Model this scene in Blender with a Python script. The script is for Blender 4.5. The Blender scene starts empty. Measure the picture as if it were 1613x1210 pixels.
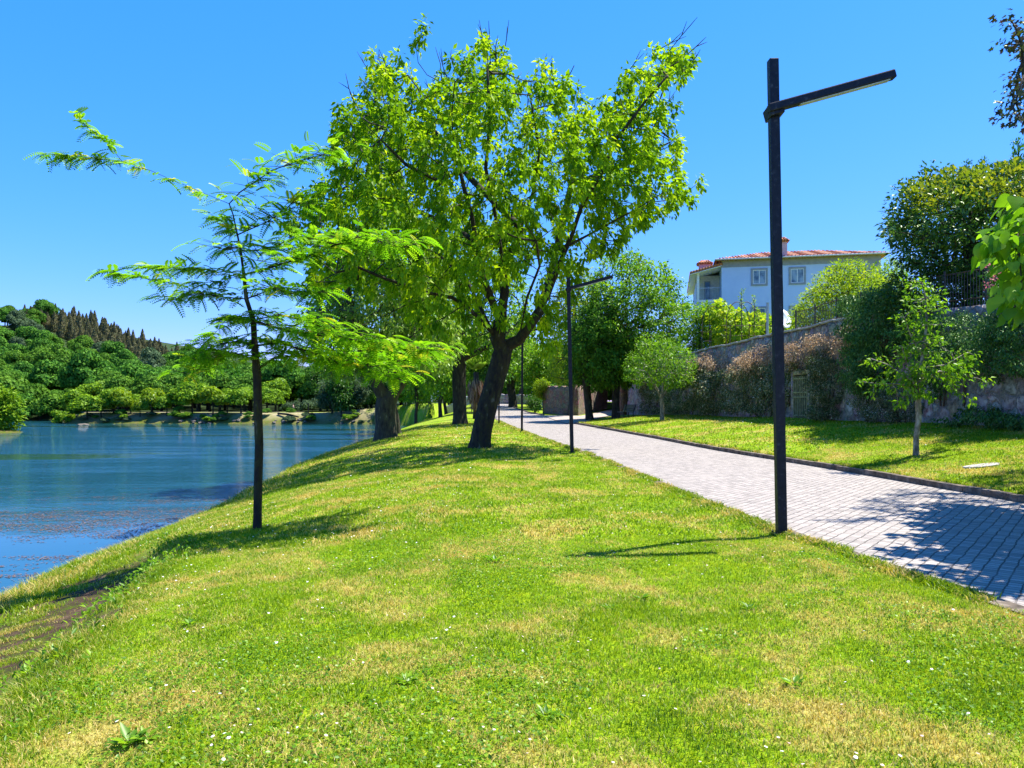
import bpy, bmesh, math, random
import numpy as np
from mathutils import Vector, Matrix
R = math.radians
rng = np.random.default_rng(7)
random.seed(7)
scn = bpy.context.scene
COL = scn.collection
F = 1165.0; CX = 806.5; HY = 632.0; EYE = 1.65

def P(px, py, Y):
    return np.array([(px-CX)/F*Y, Y, EYE+(HY-py)/F*Y])

# ------------------------------------------------------------------ helpers
def smooth(a, b, x):
    t = np.clip((x-a)/(b-a), 0, 1); return t*t*(3-2*t)

def tag(o, label=None, cat=None, group=None, kind=None):
    if label: o['label'] = label
    if cat: o['category'] = cat
    if group: o['group'] = group
    if kind: o['kind'] = kind
    return o

def empty(name, loc, label, cat, group=None):
    o = bpy.data.objects.new(name, None); COL.objects.link(o)
    o.location = Vector(loc); o.empty_display_size = .3
    return tag(o, label, cat, group)

def link(name, me, mats, parent=None):
    o = bpy.data.objects.new(name, me); COL.objects.link(o)
    for m in (mats if isinstance(mats, (list, tuple)) else [mats]): me.materials.append(m)
    if parent is not None: o.parent = parent
    return o

def npmesh(name, V, Fc, rnd=None, mi=None, smooth_=False):
    """mesh from arrays; Fc is one (n,k) array or a list of them"""
    me = bpy.data.meshes.new(name)
    V = np.asarray(V, np.float32)
    Fs = Fc if isinstance(Fc, list) else [Fc]
    Fs = [np.asarray(f, np.int32) for f in Fs if len(f)]
    loops = np.concatenate([f.ravel() for f in Fs])
    tot = np.concatenate([np.full(len(f), f.shape[1], np.int32) for f in Fs])
    st = np.concatenate([[0], np.cumsum(tot)[:-1]]).astype(np.int32)
    me.vertices.add(len(V)); me.vertices.foreach_set('co', V.ravel())
    me.loops.add(len(loops)); me.loops.foreach_set('vertex_index', loops)
    me.polygons.add(len(tot)); me.polygons.foreach_set('loop_start', st)
    if mi is not None: me.polygons.foreach_set('material_index', np.asarray(mi, np.int32))
    if smooth_: me.polygons.foreach_set('use_smooth', np.ones(len(tot), bool))
    if rnd is not None:
        a = me.attributes.new('rnd', 'FLOAT', 'POINT'); a.data.foreach_set('value', np.asarray(rnd, np.float32))
    me.update(calc_edges=True)
    return me

def norm(a):
    return a/np.maximum(np.linalg.norm(a, axis=-1, keepdims=True), 1e-9)

def scatter(tv, tf, pos, d, up, size, rnd=None):
    """copies of a template (length along y, width x, normal z)"""
    n = len(pos); k = len(tv)
    d = norm(d); x = np.cross(d, up); bad = np.linalg.norm(x, axis=1) < 1e-4; x[bad] = (1, 0, 0)
    x = norm(x); z = np.cross(x, d)
    size = np.broadcast_to(np.asarray(size, float), (n,))[:, None, None]
    V = pos[:, None, :] + size*(tv[None, :, 0:1]*x[:, None, :]+tv[None, :, 1:2]*d[:, None, :]+tv[None, :, 2:3]*z[:, None, :])
    Fq = (np.arange(n)*k)[:, None, None] + tf[None]
    r = np.repeat(rng.random(n) if rnd is None else rnd, k)
    return V.reshape(-1, 3), Fq.reshape(-1, tf.shape[1]), r

LEAF_V = np.array([(0, 0, 0), (-.27, .42, .07), (0, 1, -.06), (.27, .42, .07)], float)
LEAF_F = np.array([(0, 1, 2), (0, 2, 3)])
HEART_V = np.array([(0, 0, 0), (-.22, -.08, .03), (-.42, .12, .07), (-.44, .36, .07), (-.24, .72, .02), (0, 1.05, -.14),
                    (.24, .72, .02), (.44, .36, .07), (.42, .12, .07), (.22, -.08, .03), (0, .45, -.02)], float)
HEART_F = np.array([(10, i, i+1) for i in range(0, 9)]+[(10, 9, 0)])
LOBE_V = np.array([(0, 0, 0), (-.3, -.02, 0), (-.22, .2, .03), (-.52, .42, .03), (-.2, .5, .03), (0, 1, -.08), (.2, .5, .03), (.52, .42, .03), (.22, .2, .03), (.3, -.02, 0)], float)
LOBE_F = np.array([(0, 1, 2), (2, 3, 4), (0, 2, 4), (0, 4, 5), (0, 5, 6), (0, 6, 8), (6, 7, 8), (0, 8, 9)])
def frond_template(npair=9):
    V = []; Fq = []
    for i in range(npair):
        t = .12+.86*i/(npair-1); y = t; z = -.42*t*t; ln = .30*math.sin(math.pi*(.18+.72*t))**.6; w = .062
        for s in (-1, 1):
            b = len(V); dy = .10; zz = -.05
            V += [(0, y, z), (s*ln*.5, y+dy*.5-w, z+.02), (s*ln, y+dy, z+zz), (s*ln*.5, y+dy*.5+w, z+.02)]
            Fq.append((b, b+1, b+2, b+3))
    # rachis ribbon
    for i in range(4):
        t0, t1 = i/4, (i+1)/4; b = len(V)
        V += [(-.008, t0, -.42*t0*t0), (.008, t0, -.42*t0*t0), (.008, t1, -.42*t1*t1), (-.008, t1, -.42*t1*t1)]
        Fq.append((b, b+1, b+2, b+3))
    return np.array(V, float), np.array(Fq)

# ---- boxes / cylinders collected into one mesh
class MB:
    def __init__(s): s.V = []; s.F = []; s.n = 0; s.M = []
    def add(s, V, Fs, m=0):
        V = [tuple(v) for v in V]
        s.V += V; s.F += [tuple(i+s.n for i in f) for f in Fs]; s.n += len(V); s.M += [m]*len(Fs)
    def box(s, c, h, ax=None, m=0):
        """centre, half sizes, optional 3 axes"""
        c = np.array(c, float); A = np.eye(3) if ax is None else np.array(ax, float)
        V = [c+A[0]*h[0]*i+A[1]*h[1]*j+A[2]*h[2]*k for i in (-1, 1) for j in (-1, 1) for k in (-1, 1)]
        s.add(V, [(0, 1, 3, 2), (4, 6, 7, 5), (0, 4, 5, 1), (2, 3, 7, 6), (0, 2, 6, 4), (1, 5, 7, 3)], m)
    def beam(s, a, b, w, h, m=0, up=(0, 0, 1)):
        a = np.array(a, float); b = np.array(b, float); d = b-a; L = np.linalg.norm(d); d /= L
        x = np.cross(d, up); x /= max(np.linalg.norm(x), 1e-6); z = np.cross(x, d)
        s.box((a+b)/2, (w/2, L/2, h/2), (x, d, z), m)
    def tube(s, pts, rad, sides=8, m=0, cap=True):
        pts = np.array(pts, float); n = len(pts); rad = np.broadcast_to(np.asarray(rad, float), (n,))
        V, Fs = tube_arrays(pts, rad, sides)
        V = list(map(tuple, V)); Fs = [tuple(f) for f in Fs]
        if cap: Fs = Fs+[tuple(range(sides))[::-1], tuple(range((n-1)*sides, n*sides))]
        s.add(V, Fs, m)
    def build(s, name, mats, parent=None, bevel=0, smooth_=False):
        me = bpy.data.meshes.new(name); me.from_pydata(s.V, [], s.F); me.update()
        me.polygons.foreach_set('material_index', s.M)
        if smooth_: me.polygons.foreach_set('use_smooth', [True]*len(me.polygons))
        if bevel:
            bm = bmesh.new(); bm.from_mesh(me)
            bmesh.ops.bevel(bm, geom=[e for e in bm.edges if e.calc_face_angle(0) > .6], offset=bevel, segments=2, affect='EDGES', profile=.5)
            bm.to_mesh(me); bm.free()
        return link(name, me, mats, parent)

def tube_arrays(pts, rad, sides):
    n = len(pts)
    T = np.gradient(pts, axis=0) if n > 1 else np.array([[0, 0, 1.]])
    T = norm(T)
    up = np.array([0, 0, 1.]) if abs(T[0][2]) < .9 else np.array([1., 0, 0])
    X = np.empty_like(pts); x = norm(np.cross(up, T[0]))
    for i in range(n):
        x = x-T[i]*np.dot(x, T[i]); x = x/max(np.linalg.norm(x), 1e-6); X[i] = x
    Yv = np.cross(T, X)
    a = np.arange(sides)*2*np.pi/sides
    V = pts[:, None, :]+rad[:, None, None]*(np.cos(a)[None, :, None]*X[:, None, :]+np.sin(a)[None, :, None]*Yv[:, None, :])
    i = np.arange(n-1)[:, None]*sides; j = np.arange(sides)[None, :]; j2 = (j+1) % sides
    Fq = np.stack([i+j, i+j2, i+sides+j2, i+sides+j], -1).reshape(-1, 4)
    return V.reshape(-1, 3), Fq

# ------------------------------------------------------------------ materials
def newmat(name):
    m = bpy.data.materials.new(name); m.use_nodes = True
    nt = m.node_tree; nt.nodes.clear()
    out = nt.nodes.new('ShaderNodeOutputMaterial')
    return m, nt, out
def N(nt, t, **kw):
    n = nt.nodes.new(t)
    for k, v in kw.items():
        if k in n.inputs: n.inputs[k].default_value = v
        else: setattr(n, k, v)
    return n
def rgba(c): return (c[0], c[1], c[2], 1)
def ramp(nt, fac, stops, interp='LINEAR'):
    r = nt.nodes.new('ShaderNodeValToRGB'); r.color_ramp.interpolation = interp
    e = r.color_ramp.elements
    while len(e) < len(stops): e.new(.5)
    for i, (p, c) in enumerate(stops): e[i].position = p; e[i].color = rgba(c) if len(c) == 3 else c
    if fac is not None: nt.links.new(fac, r.inputs['Fac'])
    return r
def mix(nt, fac, a, b, mode='MIX'):
    m = nt.nodes.new('ShaderNodeMix'); m.data_type = 'RGBA'; m.blend_type = mode
    for s, v in ((m.inputs[0], fac), (m.inputs[6], a), (m.inputs[7], b)):
        if isinstance(v, (int, float)): s.default_value = v
        elif isinstance(v, tuple): s.default_value = rgba(v)
        else: nt.links.new(v, s)
    return m.outputs[2]
def noise(nt, vec, scale, detail=4, rough=.55, dist=0):
    n = N(nt, 'ShaderNodeTexNoise', Scale=scale, Detail=detail, Roughness=rough, Distortion=dist)
    if vec is not None: nt.links.new(vec, n.inputs['Vector'])
    return n
def math_(nt, op, a, b=None, clamp=False):
    m = nt.nodes.new('ShaderNodeMath'); m.operation = op; m.use_clamp = clamp
    for s, v in ((m.inputs[0], a), (m.inputs[1], b)):
        if v is None: continue
        if isinstance(v, (int, float)): s.default_value = v
        else: nt.links.new(v, s)
    return m.outputs[0]
def maprange(nt, v, a, b, c=0., d=1.):
    m = nt.nodes.new('ShaderNodeMapRange'); nt.links.new(v, m.inputs[0])
    for i, q in zip((1, 2, 3, 4), (a, b, c, d)): m.inputs[i].default_value = q
    return m.outputs[0]

def leafmat(name, stops, tcol, trans=.45, gloss=.05, rough=.38):
    m, nt, out = newmat(name)
    at = N(nt, 'ShaderNodeAttribute', attribute_name='rnd')
    c = ramp(nt, at.outputs['Fac'], stops)
    d = N(nt, 'ShaderNodeBsdfDiffuse'); t = N(nt, 'ShaderNodeBsdfTranslucent'); g = N(nt, 'ShaderNodeBsdfGlossy', Roughness=rough)
    nt.links.new(c.outputs[0], d.inputs[0])
    tc = mix(nt, 1., c.outputs[0], tcol, 'MULTIPLY'); nt.links.new(tc, t.inputs[0])
    s = N(nt, 'ShaderNodeMixShader'); s.inputs[0].default_value = trans
    nt.links.new(d.outputs[0], s.inputs[1]); nt.links.new(t.outputs[0], s.inputs[2])
    g.inputs[0].default_value = (.3, .33, .26, 1)
    s2 = N(nt, 'ShaderNodeMixShader'); s2.inputs[0].default_value = gloss
    nt.links.new(s.outputs[0], s2.inputs[1]); nt.links.new(g.outputs[0], s2.inputs[2])
    nt.links.new(s2.outputs[0], out.inputs[0])
    return m

def surf(name, stops, scale=8, rough=.8, bump=.3, bscale=None, stretch=(1, 1, 1), metal=0, spec=.3, detail=6, dist=.3):
    """noise coloured surface with bump"""
    m, nt, out = newmat(name)
    tc = N(nt, 'ShaderNodeTexCoord'); mp = N(nt, 'ShaderNodeMapping'); mp.inputs['Scale'].default_value = stretch
    nt.links.new(tc.outputs['Object'], mp.inputs[0])
    n = noise(nt, mp.outputs[0], scale, detail, .6, dist)
    c = ramp(nt, n.outputs['Fac'], stops)
    b = N(nt, 'ShaderNodeBsdfPrincipled', Roughness=rough, Metallic=metal)
    b.inputs['Specular IOR Level'].default_value = spec
    nt.links.new(c.outputs[0], b.inputs['Base Color'])
    if bump:
        n2 = noise(nt, mp.outputs[0], bscale or scale*2.5, 5, .6)
        bp = N(nt, 'ShaderNodeBump', Strength=bump, Distance=.05); nt.links.new(n2.outputs['Fac'], bp.inputs['Height'])
        nt.links.new(bp.outputs[0], b.inputs['Normal'])
    nt.links.new(b.outputs[0], out.inputs[0])
    return m

M = {}
M['bark_dark'] = surf('bark_dark', [(.3, (.012, .010, .008)), (.5, (.045, .036, .026)), (.62, (.06, .06, .03)), (.75, (.2, .19, .16))], 9, .9, .9, 14, (1, 1, .3))
M['bark_moss'] = surf('bark_moss', [(.3, (.010, .008, .006)), (.45, (.03, .022, .015)), (.6, (.045, .04, .012)), (.78, (.2, .18, .15))], 8, .9, .9, 14, (1, 1, .4))
M['bark_grey'] = surf('bark_grey', [(.3, (.015, .012, .009)), (.5, (.055, .048, .034)), (.6, (.06, .06, .028)), (.75, (.22, .2, .16))], 7, .9, .8, 12, (1, 1, .35))
M['bark_young'] = surf('bark_young', [(.3, (.06, .05, .035)), (.5, (.2, .18, .13)), (.7, (.42, .4, .33))], 12, .85, .5, 20, (1, 1, .5))
M['twig'] = surf('twig_bark', [(.35, (.035, .02, .015)), (.65, (.16, .11, .075))], 20, .8, .3)
M['leaf_main'] = leafmat('leaf_box_elder', [(0, (.05, .14, .005)), (.45, (.16, .32, .007)), (.8, (.32, .48, .010)), (1, (.46, .55, .02))], (1.45, 1.35, .6), .5, .02)
M['leaf_locust'] = leafmat('leaf_locust', [(0, (.07, .2, .008)), (.6, (.15, .35, .01)), (.93, (.27, .47, .015)), (1, (.45, .40, .03))], (1.5, 1.5, .8), .5, .05)
M['leaf_willow'] = leafmat('leaf_willow', [(0, (.09, .18, .025)), (.6, (.21, .34, .04)), (1, (.36, .48, .07))], (1.3, 1.35, .8), .45, .07)
M['leaf_mid'] = leafmat('leaf_mid_green', [(0, (.05, .14, .008)), (.6, (.13, .28, .012)), (1, (.27, .42, .018))], (1.5, 1.5, .8), .45, .06)
M['leaf_dark'] = leafmat('leaf_dark_green', [(0, (.022, .07, .010)), (.6, (.055, .15, .016)), (1, (.12, .26, .02))], (1.4, 1.5, .8), .3, .08)
M['leaf_yellow'] = leafmat('leaf_yellow_green', [(0, (.10, .20, .01)), (.6, (.2, .32, .015)), (1, (.36, .42, .02))], (1.5, 1.4, .7), .5, .04)
M['leaf_magnolia'] = leafmat('leaf_magnolia', [(0, (.02, .07, .014)), (.7, (.06, .15, .026)), (1, (.16, .27, .04))], (1.2, 1.3, .7), .25, .10, .35)
M['leaf_goldtip'] = leafmat('leaf_gold_tip', [(0, (.09, .17, .012)), (.6, (.2, .27, .015)), (1, (.36, .36, .02))], (1.4, 1.3, .7), .4, .08)
M['leaf_copper'] = leafmat('leaf_copper', [(0, (.018, .014, .01)), (.4, (.04, .03, .016)), (.6, (.025, .05, .014)), (1, (.05, .09, .02))], (1.8, 1.2, .9), .35, .08)
M['leaf_catalpa'] = leafmat('leaf_catalpa', [(0, (.09, .23, .012)), (.6, (.17, .36, .015)), (1, (.28, .46, .02))], (1.5, 1.45, .7), .55, .05)
M['leaf_ivy'] = leafmat('leaf_ivy', [(0, (.03, .06, .016)), (.45, (.095, .135, .04)), (.75, (.24, .26, .11)), (1, (.7, .64, .48))], (1.1, 1.2, .8), .2, .07, .4)  # palest stop paints sun-lit specks into the shaded ivy leaves
M['leaf_ivy_green'] = leafmat('leaf_ivy_green', [(0, (.025, .085, .016)), (.6, (.07, .18, .035)), (1, (.22, .36, .08))], (1.2, 1.3, .8), .25, .07, .4)
M['leaf_dry'] = leafmat('leaf_dry_bloom', [(0, (.18, .12, .06)), (.4, (.4, .28, .17)), (.8, (.6, .46, .32)), (1, (.72, .62, .46))], (1.2, 1, .8), .4, .02)
M['leaf_vine'] = leafmat('leaf_vine', [(0, (.08, .2, .012)), (.5, (.2, .34, .016)), (1, (.42, .46, .03))], (1.5, 1.4, .7), .5, .04)
M['leaf_hill'] = leafmat('leaf_hill', [(0, (.022, .08, .013)), (.5, (.06, .175, .02)), (1, (.14, .3, .03))], (1.2, 1.3, .8), .25, .015, .5)
M['leaf_hill_b'] = leafmat('leaf_hill_b', [(0, (.035, .10, .012)), (.5, (.085, .2, .02)), (1, (.18, .32, .03))], (1.2, 1.3, .8), .3, .015, .5)
M['leaf_hill_c'] = leafmat('leaf_hill_grey', [(0, (.035, .065, .03)), (.5, (.075, .125, .055)), (1, (.15, .21, .1))], (1.2, 1.3, .8), .25, .015, .5)
M['leaf_shore'] = leafmat('leaf_shore', [(0, (.07, .16, .008)), (.5, (.16, .3, .012)), (1, (.3, .44, .02))], (1.3, 1.3, .8), .35, .04, .5)
M['leaf_pine'] = leafmat('leaf_pine_brown', [(0, (.07, .10, .04)), (.5, (.17, .165, .08)), (1, (.28, .23, .13))], (1.2, 1.2, .8), .4, .01, .5)
M['leaf_palm_dead'] = leafmat('palm_dead_frond', [(0, (.10, .055, .04)), (.6, (.26, .15, .10)), (1, (.42, .3, .2))], (1.1, 1, .8), .2, .03)
M['petal_pink'] = leafmat('petal_pink', [(0, (.55, .12, .16)), (1, (.8, .3, .32))], (1, 1, 1), .3, .02)
M['petal_white'] = leafmat('petal_white', [(0, (.75, .72, .68)), (.7, (.85, .84, .82)), (1, (.8, .66, .62))], (1, 1, 1), .25, .02)
M['clover_head'] = leafmat('clover_head', [(0, (.5, .36, .3)), (1, (.72, .56, .5))], (1, 1, 1), .2, .02)
M['litter'] = leafmat('water_litter', [(0, (.06, .045, .045)), (.6, (.13, .09, .08)), (1, (.2, .155, .135))], (1, 1, 1), .1, .03)

def lampmetal():
    m, nt, out = newmat('lamp_paint')
    tc = N(nt, 'ShaderNodeTexCoord')
    n1 = noise(nt, tc.outputs['Object'], 14, 6, .65); n2 = noise(nt, tc.outputs['Object'], 60, 3, .6)
    c = ramp(nt, n1.outputs['Fac'], [(.3, (.007, .008, .013)), (.58, (.014, .015, .024)), (.7, (.05, .05, .06)), (.82, (.13, .12, .12))])
    b = N(nt, 'ShaderNodeBsdfPrincipled', Roughness=.38); b.inputs['Specular IOR Level'].default_value = .2; nt.links.new(c.outputs[0], b.inputs['Base Color'])
    r = maprange(nt, n2.outputs['Fac'], .3, .7, .28, .55); nt.links.new(r, b.inputs['Roughness'])
    bp = N(nt, 'ShaderNodeBump', Strength=.12, Distance=.01); nt.links.new(n2.outputs['Fac'], bp.inputs['Height']); nt.links.new(bp.outputs[0], b.inputs['Normal'])
    nt.links.new(b.outputs[0], out.inputs[0]); return m
M['lamp'] = lampmetal()
def plain(name, c, rough=.6, metal=0, spec=.4, var=.15, scale=6):
    lo = tuple(x*(1-var) for x in c); hi = tuple(min(1, x*(1+var)) for x in c)
    return surf(name, [(.35, lo), (.65, hi)], scale, rough, .08, None, (1, 1, 1), metal, spec)
M['lens'] = plain('lamp_lens', (.5, .52, .55), .25)
M['iron'] = plain('railing_iron', (.05, .045, .045), .6, .3)
M['iron_rust'] = plain('rusty_iron', (.10, .06, .045), .8, .2)
M['gate'] = plain('gate_paint', (.17, .19, .10), .75, 0, .3, .4)
M['galv'] = plain('galvanised_post', (.35, .38, .42), .45, .5)
M['bench'] = plain('bench_wood', (.24, .24, .22), .7)
M['concrete'] = surf('concrete', [(.35, (.26, .25, .22)), (.65, (.42, .4, .36))], 6, .9, .3)
M['kerb'] = surf('kerb_granite', [(.3, (.05, .038, .025)), (.5, (.13, .10, .07)), (.68, (.25, .2, .15))], 5, .9, .5, 18)
M['rock'] = surf('shore_rock', [(.3, (.06, .05, .035)), (.6, (.17, .145, .115)), (.75, (.3, .27, .23))], 2.5, .9, .6, 6)
M['housewall'] = surf('house_render', [(.3, (.40, .53, .80)), (.7, (.45, .58, .84))], 1.5, .85, .05, 40)
M['housestone'] = surf('house_grey_trim', [(.3, (.22, .24, .27)), (.7, (.3, .32, .35))], 4, .85, .1)
M['houseloggia'] = plain('loggia_wall', (.6, .57, .52), .85)
M['white'] = plain('white_paint', (.75, .76, .78), .5, 0, .4, .05)
M['chimney'] = plain('chimney_pink', (.62, .36, .38), .85)
M['panel'] = plain('grey_panel', (.22, .27, .34), .6)
M['redstrip'] = plain('red_strip', (.35, .08, .05), .6)
M['skin'] = plain('skin', (.5, .3, .22), .6)
M['shorts'] = plain('dark_trousers', (.03, .03, .04), .8)
M['woodpale'] = plain('pale_wood', (.55, .5, .42), .7)
def glassmat():
    m, nt, out = newmat('window_glass'); b = N(nt, 'ShaderNodeBsdfPrincipled', Roughness=.06)
    tc = N(nt, 'ShaderNodeTexCoord'); n = noise(nt, tc.outputs['Object'], 1.2, 3)
    c = ramp(nt, n.outputs['Fac'], [(.4, (.05, .09, .15)), (.58, (.25, .33, .43))]); nt.links.new(c.outputs[0], b.inputs['Base Color'])
    nt.links.new(b.outputs[0], out.inputs[0]); return m
M['glass'] = glassmat()
def tilemat():
    m, nt, out = newmat('roof_tiles'); tc = N(nt, 'ShaderNodeTexCoord')
    n = noise(nt, tc.outputs['Object'], 3, 6, .7)
    c = ramp(nt, n.outputs['Fac'], [(.3, (.32, .11, .045)), (.55, (.52, .2, .085)), (.75, (.64, .33, .18))])
    w = N(nt, 'ShaderNodeTexWave', wave_type='BANDS', bands_direction='X', Scale=1.4); w.inputs['Distortion'].default_value = .3
    nt.links.new(tc.outputs['Object'], w.inputs[0])
    b = N(nt, 'ShaderNodeBsdfPrincipled', Roughness=.8); nt.links.new(c.outputs[0], b.inputs['Base Color'])
    bp = N(nt, 'ShaderNodeBump', Strength=1., Distance=.12); nt.links.new(w.outputs['Fac'], bp.inputs['Height']); nt.links.new(bp.outputs[0], b.inputs['Normal'])
    nt.links.new(b.outputs[0], out.inputs[0]); return m
M['tiles'] = tilemat()

def stonemat(name, stops, mortar, lich, scale=2.2, moss=.0):
    m, nt, out = newmat(name); tc = N(nt, 'ShaderNodeTexCoord')
    wn = noise(nt, tc.outputs['Object'], 2.6, 5, .65)
    vec = mix(nt, .34, tc.outputs['Object'], wn.outputs['Color'])
    v = N(nt, 'ShaderNodeTexVoronoi', Scale=scale, feature='DISTANCE_TO_EDGE'); nt.links.new(vec, v.inputs['Vector'])
    v2 = N(nt, 'ShaderNodeTexVoronoi', Scale=scale, feature='F1'); nt.links.new(vec, v2.inputs['Vector'])
    n = noise(nt, tc.outputs['Object'], 6, 7, .65); n3 = noise(nt, tc.outputs['Object'], .7, 5, .6)
    base = ramp(nt, n.outputs['Fac'], stops)
    tone = mix(nt, .35, base.outputs[0], v2.outputs['Color'], 'SOFT_LIGHT')
    lm = maprange(nt, n3.outputs['Fac'], .48, .66); l2 = math_(nt, 'MULTIPLY', lm, maprange(nt, n.outputs['Fac'], .4, .6))
    c1 = mix(nt, l2, tone, lich)
    em = maprange(nt, v.outputs['Distance'], .015, .07, 1., 0.)
    em2 = math_(nt, 'MULTIPLY', em, maprange(nt, n3.outputs['Fac'], .35, .55))
    c2 = mix(nt, em2, c1, mortar)
    b = N(nt, 'ShaderNodeBsdfPrincipled', Roughness=.92); nt.links.new(c2, b.inputs['Base Color'])
    h = math_(nt, 'ADD', maprange(nt, v.outputs['Distance'], 0, .12), math_(nt, 'MULTIPLY', n.outputs['Fac'], .6))
    bp = N(nt, 'ShaderNodeBump', Strength=.9, Distance=.08); nt.links.new(h, bp.inputs['Height']); nt.links.new(bp.outputs[0], b.inputs['Normal'])
    nt.links.new(b.outputs[0], out.inputs[0]); return m
M['stone'] = stonemat('old_wall_stone', [(.3, (.11, .095, .08)), (.5, (.27, .235, .2)), (.7, (.46, .42, .36))], (.26, .25, .24), (.46, .47, .46), 3.0)
M['stone_warm'] = stonemat('warm_wall_stone', [(.3, (.08, .05, .03)), (.5, (.19, .125, .08)), (.7, (.32, .235, .165))], (.24, .18, .13), (.26, .22, .15), 3.0)

# ------------------------------------------------------------------ terrain
pYL = [-30, 0, 5.77, 9.15, 13.4, 18, 23.2, 33.4, 39, 55, 68, 85, 105, 130]
pXL = [9, 5.1, 4.0, 3.45, 3.06, 2.8, 2.38, 1.22, .72, -.7, -1.5, -2.4, -3.0, -3.4]
pYR = [-30, 0, 5, 11.8, 16.9, 20.9, 24.4, 33, 44.7, 52.5, 58, 66, 78, 90, 105, 130]
pXR = [13, 9.3, 8.75, 8.25, 7.8, 7.3, 6.8, 6.25, 5.3, 4.6, 4.2, 3.8, 3.2, 1.6, 0, -.6]
def smooth_interp(Y, ys, xs):
    return (np.interp(Y-1.5, ys, xs)+2*np.interp(Y, ys, xs)+np.interp(Y+1.5, ys, xs))/4
def PL(Y): return smooth_interp(Y, pYL, pXL)
def PR(Y): return smooth_interp(Y, pYR, pXR)
def EDGE(Y): return smooth_interp(Y, [-60, 0, 12, 20, 37, 65, 92, 110, 400], [-8.3, -8.3, -8.3, -8.4, -10.5, -11.6, -13, -13.2, -13.2])
def FAR(X): return np.interp(X, [-150, -108, -88, -24, -18, -13, -12, 0], [185, 178, 147, 144, 130, 106, 102, 95])
WLX = lambda Y: 14.84-.07*Y          # ivy wall line (front face)
def rise(Y): return .0004*(np.clip(Y, 60, 120)-60)**2
def hillH(X, Y):
    h = np.interp(X, [-500, -300, -229, -193, -172, -156, -138, -110, -87, -60, 0, 60, 400], [24, 31, 35, 35, 27.5, 21, 15.5, 8.5, 4, 2, 1, 0, 0])
    return h*smooth(163, 325, Y)
def wob(X, Y):
    return .03*np.sin(X*.9+1.3)*np.sin(Y*.7)+.018*np.sin(X*2.3+Y*1.1)+.012*np.sin(X*.8-Y*2.7+2)
SC = np.array([(-2.3, 2.0), (-3.0, 4.2), (-3.5, 5.6), (-3.95, 7.6), (-4.5, 9.6), (-5.4, 11.6), (-6.5, 13.6)])   # eroded scarp
def scarp_d(X, Y):
    """signed offset from scarp (positive = waterside) and end fade"""
    xs = np.interp(Y, SC[:, 1], SC[:, 0]); fade = smooth(1.5, 3.5, Y)*(1-smooth(11.2, 13.4, Y))
    return xs-X, fade
def ground(X, Y):
    X = np.asarray(X, float); Y = np.asarray(Y, float); X, Y = np.broadcast_arrays(X, Y)
    e = EDGE(Y); r = rise(Y)
    pl = PL(Y); pr = PR(Y)
    u = np.clip(e+7.9-X, 0, None)
    z = np.where(X >= e, -.024*u*u, -1.5-(.95+1.9*smooth(58, 72, Y))*(e-X))
    z = z + r*(1-smooth(0, 6, u))
    lawnmask = smooth(0, .8, pl-X)
    z = z + wob(X, Y)*lawnmask*(1-smooth(60, 90, Y))
    sd, fd = scarp_d(X, Y)
    z = z - fd*.24*smooth(-.05, .35, sd)*(1-smooth(2.2, 3.6, sd)) + fd*.05*np.exp(-((sd+.35)/.3)**2)
    # right lawn
    sl = np.interp(Y, [0, 25, 46, 64, 72], [.14, .14, .11, .075, 0.0]); off = np.clip(X-pr-.16, 0, None)
    kerb = np.where(Y < 53.5, .10, 0)*smooth(.03, .14, X-pr)
    zr = r+kerb+sl*np.minimum(off, 9)+wob(X*.6, Y*.6)*smooth(0, 1, off)*(1-smooth(40, 50, Y))
    z = np.where(X > pr, zr, z)
    z = np.where((X > pl) & (X <= pr), r, z)
    # far land
    v = Y-FAR(X)
    plain = -.75+2.0*smooth(-42, -14, X)*smooth(-30, 10, v)
    zf = np.where(v < 0, -2.8+.6*v, -2.8+(plain+2.8)*smooth(-.5, 5, v)+.25*np.sin(X*.55)*np.exp(-((v-2)/2.5)**2))
    far = zf + hillH(X, Y)
    z = np.where(X < -11.5, np.maximum(z, far), z)
    d = np.hypot((X+77)/1.3, Y-104); z = np.maximum(z, np.where(X < -60, -2.2-.35*np.clip(d-4, 0, 9), -9))
    z = np.where((X < e) | (v > -60), np.maximum(z, -4.2), z)
    return z
def g(x, y): return float(ground(np.array([x]), np.array([y]))[0])

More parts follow.
